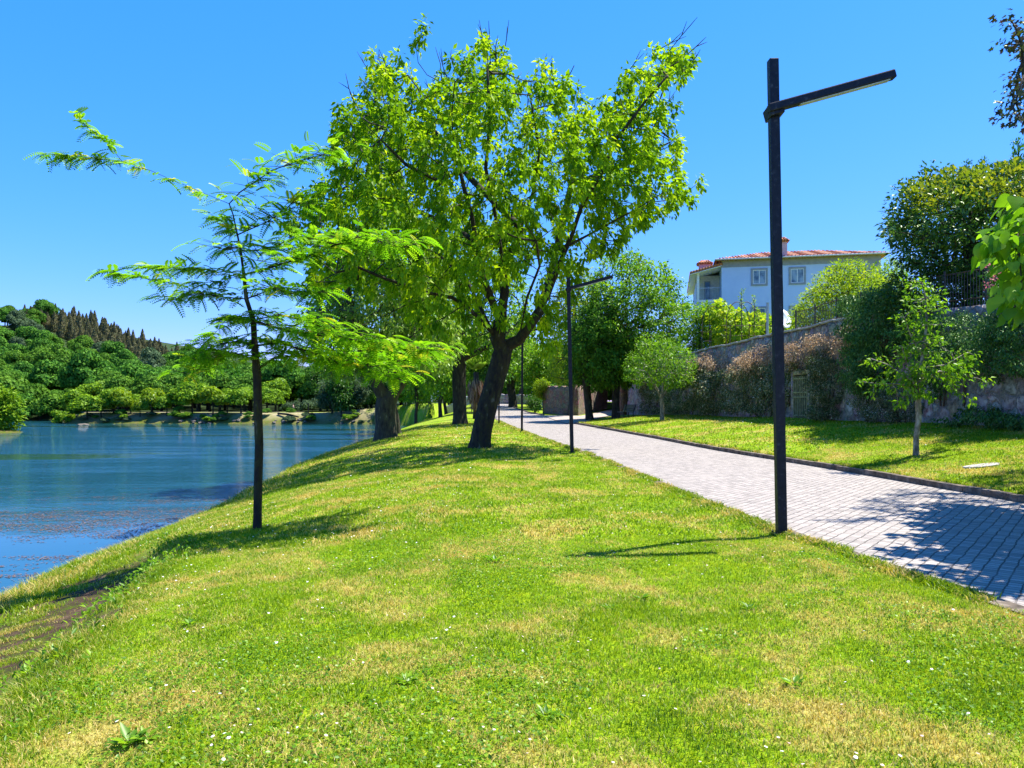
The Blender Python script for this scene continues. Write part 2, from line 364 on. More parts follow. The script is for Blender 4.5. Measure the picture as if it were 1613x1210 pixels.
def pn_(X, Y): return np.sin(X*2.1+Y*1.3)+np.sin(Y*3.7-X*1.9+1)+.6*np.sin(X*6.1+2*Y)
def build_ground():
    def geo(a, f, m): 
        o = [0]; s = a
        while o[-1] < m: o.append(o[-1]+s); s = min(s*f, 14)
        return np.array(o[1:])
    left = geo(.12, 1.028, 430)[::-1]; right = geo(.14, 1.06, 430)
    cols = len(left)+1+3+1+2+len(right)
    Ys = np.concatenate([-geo(.4, 1.15, 40)[::-1], geo(.16, 1.011, 60), ])
    y = Ys[-1]; ex = []
    s = .9
    while y < 760: y += s; ex.append(y); s = min(s*1.02, 16)
    Ys = np.concatenate([Ys, ex])
    X = []
    for Y in Ys:
        a, b = PL(Y), PR(Y)
        X.append(np.concatenate([a-left, [a], a+(b-a)*np.array([.25, .5, .75]), [b], [b+.03, b+.14], b+.14+right]))
    X = np.array(X); Yg = np.repeat(Ys[:, None], X.shape[1], 1)
    Z = ground(X, Yg)
    nr, nc = X.shape
    V = np.stack([X, Yg, Z], -1).reshape(-1, 3)
    i = np.arange(nr-1)[:, None]*nc+np.arange(nc-1)[None]
    Fq = np.stack([i, i+1, i+nc+1, i+nc], -1).reshape(-1, 4)
    me = npmesh('ground', V, Fq, smooth_=True)
    sd, fd = scarp_d(V[:, 0], V[:, 1])
    soil = fd*smooth(-.35, .1, sd+.13*pn_(V[:, 0]*1.3, V[:, 1]*1.3))*(1-smooth(1.5, 2.3, sd+.4*pn_(V[:, 0], V[:, 1])))
    e = EDGE(V[:, 1]); v = V[:, 1]-FAR(V[:, 0])
    soil = np.maximum(soil, .8*smooth(.5, 1.6, e-V[:, 0])*(V[:, 1] < FAR(V[:, 0])))
    soil = np.maximum(soil, np.where(V[:, 0] < -22, (1-smooth(3.0, 6, v))*.75, 0))
    wood = np.where(V[:, 0] < 60, smooth(158, 175, V[:, 1]), 1.)*1.0
    sand = np.where((V[:, 0] < -26), smooth(1.2, 3.2, v)*(1-smooth(9, 14, v))*smooth(-.9, .2, pn_(V[:, 0]*.4, V[:, 1]*.5)+.6), 0.)
    for nm, ar in (('soil', soil), ('wood', wood), ('sand', sand)):
        a = me.attributes.new(nm, 'FLOAT', 'POINT'); a.data.foreach_set('value', ar.astype(np.float32))
    return me

def dry_mask(nt, pos):
    n1 = noise(nt, pos, .85, 5, .62, .4); n2 = noise(nt, pos, 4.5, 4, .6)
    s = math_(nt, 'ADD', math_(nt, 'MULTIPLY', n1.outputs['Fac'], .72), math_(nt, 'MULTIPLY', n2.outputs['Fac'], .28))
    return s
GREEN = [(.0, (.03, .09, .002)), (.38, (.14, .25, .003)), (.72, (.28, .36, .006)), (1, (.48, .5, .03))]
DRY = [(0, (.24, .2, .02)), (.5, (.44, .34, .06)), (1, (.65, .5, .18))]
def groundmat():
    m, nt, out = newmat('lawn_ground')
    gm = N(nt, 'ShaderNodeNewGeometry'); pos = gm.outputs['Position']
    dm = dry_mask(nt, pos); fine = noise(nt, pos, 38, 5, .7); mid = noise(nt, pos, 7, 4, .6)
    gf = math_(nt, 'ADD', math_(nt, 'MULTIPLY', fine.outputs['Fac'], .62), math_(nt, 'MULTIPLY', mid.outputs['Fac'], .38))
    gc = ramp(nt, gf, [(.3, GREEN[0][1]), (.48, GREEN[1][1]), (.6, GREEN[2][1]), (.75, GREEN[3][1])])
    dc = ramp(nt, fine.outputs['Fac'], [(.3, (.2, .17, .03)), (.55, (.42, .34, .09)), (.75, (.6, .48, .2))])
    k = maprange(nt, dm, .505, .62); c = mix(nt, math_(nt, 'MULTIPLY', k, .85), gc.outputs[0], dc.outputs[0])
    sa = N(nt, 'ShaderNodeAttribute', attribute_name='soil'); wa = N(nt, 'ShaderNodeAttribute', attribute_name='wood')
    sn = noise(nt, pos, 2.5, 6, .7)
    sc = ramp(nt, sn.outputs['Fac'], [(.3, (.012, .008, .005)), (.5, (.05, .03, .018)), (.62, (.11, .07, .04)), (.75, (.22, .16, .1))])
    sm = math_(nt, 'MULTIPLY', sa.outputs['Fac'], maprange(nt, sn.outputs['Fac'], .3, .5, .55, 1.)); c = mix(nt, sm, c, sc.outputs[0])
    sda = N(nt, 'ShaderNodeAttribute', attribute_name='sand'); c = mix(nt, math_(nt, 'MULTIPLY', sda.outputs['Fac'], .85), c, ramp(nt, sn.outputs['Fac'], [(.3, (.2, .16, .08)), (.6, (.38, .31, .2))]).outputs[0])
    c = mix(nt, wa.outputs['Fac'], c, (.03, .05, .015))
    b = N(nt, 'ShaderNodeBsdfPrincipled', Roughness=.95); b.inputs['Specular IOR Level'].default_value = .1
    nt.links.new(c, b.inputs['Base Color'])
    bp = N(nt, 'ShaderNodeBump', Strength=.8, Distance=.04); nt.links.new(gf, bp.inputs['Height']); nt.links.new(bp.outputs[0], b.inputs['Normal'])
    nt.links.new(b.outputs[0], out.inputs[0]); return m
def grassmat():
    m, nt, out = newmat('grass_blades')
    gm = N(nt, 'ShaderNodeNewGeometry'); at = N(nt, 'ShaderNodeAttribute', attribute_name='rnd')
    dm = dry_mask(nt, gm.outputs['Position']); p2 = noise(nt, gm.outputs['Position'], 1.7, 3, .55)
    f = math_(nt, 'ADD', math_(nt, 'MULTIPLY', at.outputs['Fac'], .62), math_(nt, 'SUBTRACT', math_(nt, 'MULTIPLY', p2.outputs['Fac'], .9), .26))
    gc = ramp(nt, f, GREEN); dc = ramp(nt, at.outputs['Fac'], DRY)
    # noise + blade lottery decides straw or green
    lot = math_(nt, 'ADD', dm, math_(nt, 'MULTIPLY', at.outputs['Fac'], .16)); k = maprange(nt, lot, .59, .66)
    c = mix(nt, k, gc.outputs[0], dc.outputs[0])
    d = N(nt, 'ShaderNodeBsdfDiffuse'); t = N(nt, 'ShaderNodeBsdfTranslucent'); gl = N(nt, 'ShaderNodeBsdfGlossy', Roughness=.4); gl.inputs[0].default_value = (.8, .8, .7, 1)
    nt.links.new(c, d.inputs[0]); tc = mix(nt, 1., c, (1.35, 1.3, .8), 'MULTIPLY'); nt.links.new(tc, t.inputs[0])
    s = N(nt, 'ShaderNodeMixShader'); s.inputs[0].default_value = .4; nt.links.new(d.outputs[0], s.inputs[1]); nt.links.new(t.outputs[0], s.inputs[2])
    s2 = N(nt, 'ShaderNodeMixShader'); s2.inputs[0].default_value = .02; nt.links.new(s.outputs[0], s2.inputs[1]); nt.links.new(gl.outputs[0], s2.inputs[2])
    nt.links.new(s2.outputs[0], out.inputs[0]); return m
M['ground'] = groundmat(); M['grass'] = grassmat()
tag(link('ground', build_ground(), M['ground']), kind='structure')

# ---- path
def settmat():
    m, nt, out = newmat('granite_setts')
    tc = N(nt, 'ShaderNodeTexCoord'); mp = N(nt, 'ShaderNodeMapping'); mp.inputs['Rotation'].default_value = (0, 0, R(-51))
    nt.links.new(tc.outputs['Object'], mp.inputs[0])
    wn = noise(nt, tc.outputs['Object'], 5, 3); vec = N(nt, 'ShaderNodeVectorMath', operation='MULTIPLY_ADD')
    nt.links.new(wn.outputs['Color'], vec.inputs[0]); vec.inputs[1].default_value = (.05, .05, 0); nt.links.new(mp.outputs[0], vec.inputs[2])
    br = N(nt, 'ShaderNodeTexBrick', Scale=1.); br.offset = .5
    for k, v in (('Brick Width', .095), ('Row Height', .125), ('Mortar Size', .009), ('Mortar Smooth', .35), ('Bias', 0.)): br.inputs[k].default_value = v
    br.inputs['Color1'].default_value = (.235, .207, .178, 1); br.inputs['Color2'].default_value = (.40, .352, .305, 1); br.inputs['Mortar'].default_value = (.08, .066, .052, 1)
    nt.links.new(vec.outputs[0], br.inputs['Vector'])
    n = noise(nt, tc.outputs['Object'], 45, 5, .7); big = noise(nt, tc.outputs['Object'], .8, 4)
    c = mix(nt, .35, br.outputs['Color'], ramp(nt, n.outputs['Fac'], [(.3, (.3, .28, .28)), (.7, (.7, .67, .65))]).outputs[0], 'OVERLAY')
    c = mix(nt, maprange(nt, big.outputs['Fac'], .5, .7, 0., .4), c, (.33, .285, .24))
    b = N(nt, 'ShaderNodeBsdfPrincipled', Roughness=.75); nt.links.new(c, b.inputs['Base Color'])
    h = math_(nt, 'ADD', math_(nt, 'SUBTRACT', 1., br.outputs['Fac']), math_(nt, 'MULTIPLY', n.outputs['Fac'], .35))
    bp = N(nt, 'ShaderNodeBump', Strength=.8, Distance=.02); nt.links.new(h, bp.inputs['Height']); nt.links.new(bp.outputs[0], b.inputs['Normal'])
    nt.links.new(b.outputs[0], out.inputs[0]); return m
M['setts'] = settmat()
M['sandpath'] = surf('sandy_path', [(.3, (.27, .22, .18)), (.7, (.4, .34, .28))], 3, .95, .2)
def strip(name, Ys, xa, xb, dz, mat, ncol=2):
    V = []; 
    for Y, a, b in zip(Ys, xa, xb):
        for k in range(ncol):
            x = a+(b-a)*k/(ncol-1); V.append((x, Y, rise(Y)+dz))
    n = len(Ys); i = np.arange(n-1)[:, None]*ncol+np.arange(ncol-1)[None]
    Fq = np.stack([i, i+1, i+ncol+1, i+ncol], -1).reshape(-1, 4)
    return link(name, npmesh(name, V, Fq), mat)
Yp = np.concatenate([np.arange(-12, 60, .5), np.arange(60, 128, 1.)])
tag(strip('path', Yp, PL(Yp)+.02, PR(Yp)+.01, .008, M['setts']), kind='structure')
# edging stones flush along the left side of the path
tag(strip('path_edging', Yp, PL(Yp)-.10, PL(Yp)+.10, .014+0*0, M['kerb']), kind='structure')
# lane to the right between the walls
lane = [(3.9, 53.8), (5.2, 54.4), (7.4, 61.5), (10.2, 68), (17, 99), (13.6, 99.2), (7.0, 76.0), (3.3, 77.5)]
lm = MB()
def lz(p): return g(p[0], p[1])+.05
cx = np.mean([p[0] for p in lane]); cy = np.mean([p[1] for p in lane])
pts = []
for i in range(len(lane)):
    a, b = lane[i], lane[(i+1) % len(lane)]
    for t in np.linspace(0, 1, 9)[:-1]: pts.append((a[0]+(b[0]-a[0])*t, a[1]+(b[1]-a[1])*t))
lv = [(6.6, 66, lz((6.6, 66)))]+[(x, y, lz((x, y))) for x, y in pts]
lm.add(lv, [(0, i+1, (i+1) % len(pts)+1) for i in range(len(pts))])
tag(lm.build('lane', M['sandpath']), kind='structure')
# kerbs : runs of separate granite blocks in one kerb structure
def kerb(name, line, w=.15, h=.12):
    mb = MB()
    line = np.array(line, float)
    seg = np.concatenate([[0], np.cumsum(np.hypot(*np.diff(line, axis=0).T))])
    s = 0
    while s < seg[-1]-.2:
        L = random.uniform(.85, 1.15); e = min(s+L-.012, seg[-1])
        a = [np.interp(s, seg, line[:, k]) for k in (0, 1)]; b = [np.interp(e, seg, line[:, k]) for k in (0, 1)]
        z0 = rise(np.array(a[1])); z1 = rise(np.array(b[1])); j = random.uniform(-.008, .008); jx = random.uniform(-.008, .008)
        mb.beam((a[0]+w/2+jx, a[1], z0-.06+h/2+j), (b[0]+w/2+jx, b[1], z1-.06+h/2+j), w, h+.12)
        s += L
    return tag(mb.build(name, M['kerb'], bevel=.012), kind='structure')
yk = np.arange(-6, 53.6, .5)
kerb('kerb', [(float(PR(np.array(y)))+.0, y) for y in yk])
kerb('kerb_of_grass_island', [(3.3, 78), (2.4, 84), (1.6, 90), (.8, 97.5), (0, 105)])

# ---- water
def watermat():
    m, nt, out = newmat('lake_water')
    gm = N(nt, 'ShaderNodeNewGeometry'); mp = N(nt, 'ShaderNodeMapping'); mp.inputs['Scale'].default_value = (.5, 1.0, 1); mp.inputs['Rotation'].default_value = (0, 0, R(12))
    nt.links.new(gm.outputs['Position'], mp.inputs[0])
    n1 = noise(nt, mp.outputs[0], .9, 5, .6, .4); n2 = noise(nt, mp.outputs[0], 6.5, 3, .6)
    mk = N(nt, 'ShaderNodeMapping'); mk.inputs['Scale'].default_value = (.022, .11, 1); nt.links.new(gm.outputs['Position'], mk.inputs[0])
    nm = noise(nt, mk.outputs[0], 1., 4, .6)
    sx = N(nt, 'ShaderNodeSeparateXYZ'); nt.links.new(gm.outputs['Position'], sx.inputs[0])
    # wind-ruffled beyond the sheltered near bank
    far = math_(nt, 'MULTIPLY', maprange(nt, sx.outputs[1], 26, 40, .10, 1.), maprange(nt, nm.outputs['Fac'], .42, .56, .06, 1.))
    h = math_(nt, 'ADD', n1.outputs['Fac'], math_(nt, 'MULTIPLY', n2.outputs['Fac'], .35))
    bp = N(nt, 'ShaderNodeBump', Distance=.5); nt.links.new(far, bp.inputs['Strength']); nt.links.new(h, bp.inputs['Height'])
    b = N(nt, 'ShaderNodeBsdfPrincipled', Roughness=.03, IOR=1.5); b.inputs['Base Color'].default_value = (.008, .058, .062, 1)
    b.inputs['Specular IOR Level'].default_value = .5
    nt.links.new(bp.outputs[0], b.inputs['Normal']); nt.links.new(b.outputs[0], out.inputs[0]); return m
M['water'] = watermat()
WZ = -2.8
w = link('water', npmesh('water', [(-420, -50, WZ), (-5, -50, WZ), (-5, 200, WZ), (-420, 200, WZ)], np.array([(0, 1, 2, 3)])), M['water'])
tag(w, kind='structure')

# ------------------------------------------------------------------ trees
def chains_mesh(pos, par, cnt, trunk_r, rmin, flare=1.25, pw=.55, rfix=None):
    n = len(pos); kids = [[] for _ in range(n)]
    for i in range(1, n):
        if par[i] >= 0: kids[par[i]].append(i)
    tot = max(cnt[0], 1); rad = rmin+(trunk_r-rmin)*(cnt/tot)**pw
    rad[0] *= flare
    if len(rad) > 1: rad[1] *= 1+(flare-1)*.25
    Vs = []; Fs = []; off = 0
    stack = [(None, 0)]
    while stack:
        start, i = stack.pop()
        ch = [] if start is None else [start]
        while True:
            ch.append(i)
            if not kids[i]: break
            ks = sorted(kids[i], key=lambda k: -cnt[k])
            for k in ks[1:]: stack.append((i, k))
            i = ks[0]
        p = pos[ch]; r = rad[ch].copy()
        if start is not None: r[0] = min(rad[start], r[1]*1.25)
        r[-1] *= .5
        sides = 10 if r.max() > .12 else (7 if r.max() > .04 else 4)
        V, Fq = tube_arrays(p, r, sides)
        Vs.append(V); Fs.append(Fq+off); off += len(V)
    return np.concatenate(Vs), np.concatenate(Fs)

class Skel:
    def __init__(s, base): s.pos = [np.array(base, float)]; s.par = [-1]; s.tip = [0.]; s.pl = [0.]
    def path(s, start, pts, step):
        i = start
        for q in pts:
            q = np.array(q, float); a = s.pos[i]; L = np.linalg.norm(q-a); n = max(1, int(round(L/step)))
            for k in range(1, n+1):
                t = k/n; p = a+(q-a)*t
                s.pos.append(p); s.par.append(i); s.tip.append(0.); s.pl.append(0.); i = len(s.pos)-1
        return i
    def nearest(s, p): return int(np.argmin(np.linalg.norm(np.array(s.pos)-np.array(p), axis=1)))
    def limb(s, pts, step=.5, wob_=.0):
        i = s.nearest(pts[0]); pts = [np.array(p, float)+rng.normal(0, wob_, 3) for p in pts[1:]]
        return s.path(i, pts, step)
    def grow(s, C, step=.5, bend=.12, up=.08, minz=None, avoid=0):
        """attach every clump centre to the skeleton, nearest first"""
        C = np.asarray(C); m = len(C); live = np.ones(m, bool)
        pos = np.array(s.pos); cand = pos[avoid:] if avoid else pos
        D = np.linalg.norm(C[:, None]-cand[None], axis=2); near = D.argmin(1)+avoid; dist = D.min(1)
        for _ in range(m):
            k = int(np.where(live, dist, 1e9).argmin()); live[k] = False
            i = int(near[k]); a = s.pos[i]; q = C[k]; L = np.linalg.norm(q-a); n = max(1, int(round(L/step)))
            new = []
            off = rng.normal(0, bend*L, 3); off[2] = -abs(up*L)
            for j in range(1, n+1):
                t = j/n; p = a+(q-a)*t+off*math.sin(math.pi*t)
                s.pos.append(p); s.par.append(i); s.tip.append(0.); s.pl.append(s.pl[i]+L/n); i = len(s.pos)-1; new.append(i)
            s.tip[i] += 1
            nd = np.linalg.norm(C[:, None]-np.array([s.pos[x] for x in new])[None], axis=2)+.45*np.array([s.pl[x] for x in new])[None]
            b = nd.min(1) < dist; near[b] = np.array(new)[nd.argmin(1)][b]; dist = np.minimum(dist, nd.min(1))
    def mesh(s, trunk_r, rmin=.006, flare=1.3, pw=.55):
        n = len(s.pos); cnt = np.array(s.tip, float); 
        haskid = np.zeros(n, bool)
        for i in range(1, n): haskid[s.par[i]] = True
        cnt[~haskid & (cnt == 0)] = 1.5
        for i in range(n-1, 0, -1): cnt[s.par[i]] += cnt[i]
        return chains_mesh(np.array(s.pos), s.par, cnt, trunk_r, rmin, flare, pw)

def inpoly(p, poly):
    x, y = p[:, 0], p[:, 1]; r = np.zeros(len(p), bool); n = len(poly)
    for i in range(n):
        x0, y0 = poly[i]; x1, y1 = poly[(i+1) % n]
        c = ((y0 > y) != (y1 > y)) & (x < (x1-x0)*(y-y0)/((y1-y0) if y1 != y0 else 1e-9)+x0); r ^= c
    return r
def edgedist(p, poly):
    d = np.full(len(p), 1e9); n = len(poly); poly = np.array(poly, float)
    for i in range(n):
        a, b = poly[i], poly[(i+1) % n]; ab = b-a; t = np.clip(((p-a)@ab)/max(ab@ab, 1e-9), 0, 1)
        d = np.minimum(d, np.linalg.norm(p-(a+t[:, None]*ab), axis=1))
    return d
def sample_poly(poly, n, Yc, depth, minsep=None, edge_bias=0., ragged=.16):
    """points of a crown volume: outline seen from the path, given its own depth along Y (metres)"""
    pl = np.array(poly, float); lo, hi = pl.min(0), pl.max(0); out = []
    q = lo+(hi-lo)*rng.random((200000 if minsep else 20*n+2000, 2))
    q = q[inpoly(q, poly)]
    e = edgedist(q, poly); em = e.max()
    if edge_bias:
        keep = rng.random(len(q)) < (1-edge_bias*np.clip(e/em, 0, 1)); q = q[keep]; e = e[keep]
    half = depth*np.sqrt(np.clip(1-(1-np.clip(e/em*1.5, 0, 1))**2, 0, 1))
    Y = Yc+rng.uniform(-1, 1, len(q))*half
    W = np.stack([(q[:, 0]-CX)/F*Y, Y, EYE+(HY-q[:, 1])/F*Y], -1)
    if minsep:
        keep = []; cells = {}
        for k in range(len(W)):
            c = tuple((W[k]//minsep).astype(int)); ok = True
            for dx in (-1, 0, 1):
                for dy in (-1, 0, 1):
                    for dz in (-1, 0, 1):
                        for o in cells.get((c[0]+dx, c[1]+dy, c[2]+dz), ()):
                            if np.sum((W[o]-W[k])**2) < minsep**2: ok = False; break
                        if not ok: break
                    if not ok: break
                if not ok: break
            if ok:
                keep.append(k); cells.setdefault(c, []).append(k)
                if len(keep) >= n: break
        W = W[keep]
    W = W[:n].copy()
    if ragged:
        c = W.mean(0); k = rng.random(len(W)) < .22; W[k] = c+(W[k]-c)*(1+ragged*rng.random(k.sum())**1.5)[:, None]
    return W
def ellipsoid(c, r, n, shell=.35):
    d = norm(rng.normal(size=(n, 3))); k = (shell+(1-shell)*rng.random(n))**(1/2.)
    return np.array(c)+d*np.array(r)*k[:, None]

def leaves(C, per, rc, size, centre, droop=.6, out_=.5, flat=.8, tv=LEAF_V, tf=LEAF_F, svar=.3, tone=.25, bias=None):
    """leaf faces about clump centres; per-clump tone shifts keep clumps readable"""
    n = len(C); idx = np.repeat(np.arange(n), per)
    o = rng.normal(0, 1, (len(idx), 3)); o = norm(o)*(rng.random(len(idx))**.5)[:, None]; o[:, 2] *= flat
    pos = C[idx]+o*rc
    d = o*out_+norm(pos-np.array(centre))*.35+rng.normal(0, .35, (len(idx), 3)); d[:, 2] -= droop
    up = rng.normal(0, .5, (len(idx), 3)); up[:, 2] += 1.
    r = np.clip(rng.random(len(idx))*(1-tone)+tone*rng.random(n)[idx]+(0 if bias is None else bias[idx]), 0, 1)
    return scatter(tv, tf, pos, d, up, size*(1+svar*rng.normal(size=len(idx))).clip(.5, 1.7), r)

def tree(name, label, cat, base, limbs, C, trunk_r, lspec, bark, leafm, group=None, step=.5, rmin=.006, bend=.1, up=.06, avoid=0, extra=None, pw=.55, parts=None, crown_name='crown'):
    base = np.array(base, float)
    root = empty(name, base, label, cat, group)
    sk = Skel(base)
    first = True
    for L in limbs:
        if first: sk.path(0, L[1:], step*.6); first = False
        else: sk.limb(L, step)
    if avoid == 'trunk': avoid = max(1, int(len(limbs[0])*0+np.sum(np.array(sk.pos)[:, 2] < limbs[0][-1][2]*.75)))
    if len(C): sk.grow(C, step, bend, up, avoid=avoid if isinstance(avoid, int) else 0)
    if extra is not None:
        for tw in extra: sk.limb(tw, .3)
    V, Fq = sk.mesh(trunk_r, rmin, pw=pw)
    tr = link('trunk', npmesh('trunk', V-base, Fq, smooth_=True), bark, root)
    if lspec:
        ls = dict(lspec); centre = ls.pop('centre', C.mean(0))
        V, Fq, r = leaves(C, centre=centre, **ls)
        link(crown_name, npmesh(crown_name, V-base, Fq, r), leafm, root)
    return root, sk

# ---- the big box elder in the middle of the lawn
def PP(lst, Y0, dys=None):
    return [P(a, b, Y0+(0 if dys is None else dys[i])) for i, (a, b) in enumerate(lst)]
def lin(n, a, b): return list(np.linspace(a, b, n))
YM = 26.0
bx, by = P(755, 705, YM)[0], YM
mb_ = (bx, by, g(bx, by)-.1)
tr0 = [mb_]+PP([(759, 680), (768, 640), (778, 605), (787, 575), (793, 548)], YM)
L = [tr0]
def limbpx(pts, d0, d1): L.append(PP(pts, YM, lin(len(pts), d0, d1)))
limbpx([(793, 548), (775, 522), (755, 502), (732, 480), (712, 469), (677, 462), (640, 450), (609, 440), (564, 421), (530, 430), (497, 447)], 0, -4.0)
limbpx([(780, 528), (788, 506), (770, 461), (759, 434), (749, 380), (744, 344), (733, 305), (725, 270), (716, 232), (711, 186), (716, 130)], 0, -3.6)
limbpx([(793, 548), (818, 535), (832, 516), (850, 490), (864, 463), (884, 409), (902, 367), (916, 325), (944, 279), (972, 218), (1014, 163), (1050, 121)], 0, -3.2)
limbpx([(788, 506), (795, 460), (790, 400), (777, 321), (765, 265), (772, 195), (768, 110)], 0, -2.2)
limbpx([(790, 420), (815, 380), (840, 300), (850, 240), (835, 150)], 1, -3)
limbpx([(864, 463), (870, 420), (890, 340), (905, 260), (911, 209), (915, 140)], .5, 4)
limbpx([(897, 386), (935, 366), (972, 346), (1010, 325), (1050, 300)], -.8, -4)
limbpx([(944, 279), (985, 258), (1018, 242), (1060, 222)], 1.2, 2.5)
limbpx([(749, 390), (700, 350), (650, 330), (600, 310), (560, 300)], -.8, 2)
limbpx([(725, 270), (690, 285), (640, 260), (600, 220), (570, 190)], -2, -4)
limbpx([(777, 321), (740, 280), (700, 230), (660, 170), (640, 120)], 1, 4)
limbpx([(677, 462), (640, 480), (590, 505), (550, 520)], -1.2, -3)
limbpx([(732, 480), (700, 500), (660, 520), (630, 545)], -.5, -3)
limbpx([(850, 490), (900, 470), (930, 450), (960, 420)], .3, 4)
limbpx([(755, 502), (735, 440), (690, 400), (640, 380), (590, 370)], 0, 5)
limbpx([(832, 516), (830, 470), (850, 420), (845, 380)], .2, -4)
outline = [(612, 95), (650, 100), (668, 150), (700, 105), (735, 60), (775, 55), (800, 100), (840, 110), (870, 100), (895, 120), (915, 170), (960, 150), (985, 115), (1030, 80), (1085, 75), (1085, 110), (1045, 150), (1060, 200), (1085, 230), (1070, 270), (1100, 285), (1085, 325), (1030, 345), (985, 370), (960, 400), (935, 400), (915, 430), (900, 480), (880, 540), (850, 560), (800, 520), (760, 525), (725, 560), (690, 555), (650, 500), (600, 470), (540, 460), (490, 450), (460, 400), (455, 340), (475, 290), (520, 265), (520, 200), (560, 160), (575, 110)]
Cm = sample_poly(outline, 1080, YM, 5.2, .40, ragged=.07)
q_ = np.stack([CX+Cm[:, 0]/Cm[:, 1]*F, HY-(Cm[:, 2]-EYE)/Cm[:, 1]*F], -1)
fork_ = inpoly(q_, [(690, 560), (680, 490), (640, 455), (660, 430), (720, 445), (760, 420), (800, 440), (850, 400), (890, 400), (905, 440), (880, 520), (850, 560), (800, 570)])
Cm = Cm[~(fork_ & (rng.random(len(Cm)) < .5)) & (rng.random(len(Cm)) < .95)]
# a tuft on a stem standing clear of the top left, and one at the far right
Cx = np.array([P(668, 40, 26.5), P(662, 62, 26.5), P(655, 72, 26.4), P(628, 92, 26.2), P(1075, 78, 27), P(1088, 92, 27), P(1080, 100, 27)])
Cm = np.concatenate([Cm, Cx])
tw = []
topc = Cm[np.argsort(-Cm[:, 2]+.25*rng.random(len(Cm)))[:150]]
for k in rng.choice(len(topc), 46, replace=False):
    a = topc[k]; d = norm(np.array([a[0]-bx, (a[1]-by)*.5, 9])+rng.normal(0, 1.5, 3)); l = rng.uniform(.6, 1.5)
    m_ = a+d*l*.5+rng.normal(0, .06, 3); e_ = a+d*l
    tw.append([a, m_, e_]); s_ = m_+norm(d+rng.normal(0, .5, 3))*l*.4; tw.append([m_, s_])
tree('box_elder_tree', 'large leaning tree with dark forked trunk and wide bright yellow-green crown on the lawn', 'tree',
     mb_, L, Cm, .36, dict(per=58, rc=.235, size=.175, droop=.75, out_=.6, flat=1.5, tone=.5), M['bark_moss'], M['leaf_main'], step=.5, rmin=.009, bend=.13, up=.05, avoid=14, extra=tw, pw=.68)

# ---- locust sapling, left foreground
YS = 11.4
sx_, sy_ = P(405, 832, YS)[0], YS
sb = (sx_, sy_, g(sx_, sy_)-.05)
root = empty('locust_tree', sb, 'slender young tree with thin bent trunk and feathery tiered fronds on the lake bank', 'tree')
sk = Skel(sb)
def SP(l, d0=0, d1=0): return PP(l, YS, lin(len(l), d0, d1))
sk.path(0, SP([(406, 780), (408, 700), (406, 640), (405, 596), (401, 545), (399, 505), (388, 471), (384, 433), (379, 395), (374, 370), (367, 338), (361, 321)]), .12)
sl_ = [
 (SP([(361, 321), (306, 298), (270, 283), (238, 269), (192, 254), (154, 250), (120, 246), (70, 242)], 0, -.5), 1.0, .20),
 (SP([(192, 254), (175, 232), (158, 216), (146, 206), (135, 197), (116, 178)], -.3, -.6), 1.2, .15),
 (SP([(361, 321), (378, 303), (405, 284), (432, 267), (470, 254), (508, 244), (535, 238)], 0, .5), 1.5, 0),
 (SP([(384, 433), (340, 444), (300, 446), (268, 446), (222, 438), (162, 426)], 0, -.6), 1.3, .2),
 (SP([(384, 433), (330, 425), (272, 423), (222, 419)], 0, .5), 1.3, .1),
 (SP([(388, 471), (350, 468), (310, 462), (264, 474)], 0, -.3), 1.6, .1),
 (SP([(374, 370), (352, 350), (330, 336)], 0, .3), 1.2, 0),
 (SP([(376, 385), (360, 390), (345, 396)], 0, -.4), 1.5, 0),
 (SP([(374, 370), (420, 350), (450, 330), (470, 310)], 0, .4), 1.7, 0),
 (SP([(384, 433), (430, 420), (480, 405), (530, 385), (580, 375), (635, 390)], 0, -1.2), 1.9, 0),
 (SP([(379, 395), (420, 395), (450, 380), (500, 370)], 0, 1.0), 1.7, 0),
 (SP([(388, 471), (430, 455), (470, 465), (510, 460)], 0, -.7), 1.7, 0),
 (SP([(399, 505), (440, 495), (480, 505), (520, 520)], 0, .7), 1.8, 0),
 (SP([(399, 505), (430, 515), (470, 525), (520, 530), (580, 540), (640, 550), (690, 552)], 0, -1.0), 2.1, 0),
 (SP([(401, 545), (440, 540), (490, 555), (540, 575), (600, 585), (635, 600)], 0, -.5), 2.1, 0),
 (SP([(405, 580), (430, 565), (470, 560), (520, 575), (570, 560), (620, 570), (670, 565)], 0, .6), 2.4, 0),
 (SP([(401, 545), (370, 538), (340, 545), (310, 568)], 0, -.4), 2.2, 0),
 (SP([(404, 575), (385, 560), (360, 556), (330, 570), (300, 590)], 0, .4), 1.7, 0),
 (SP([(399, 505), (360, 500), (330, 535)], 0, -1.0), 1.4, 0),
]
fp = []; fd_ = []; FT, FFq = frond_template()
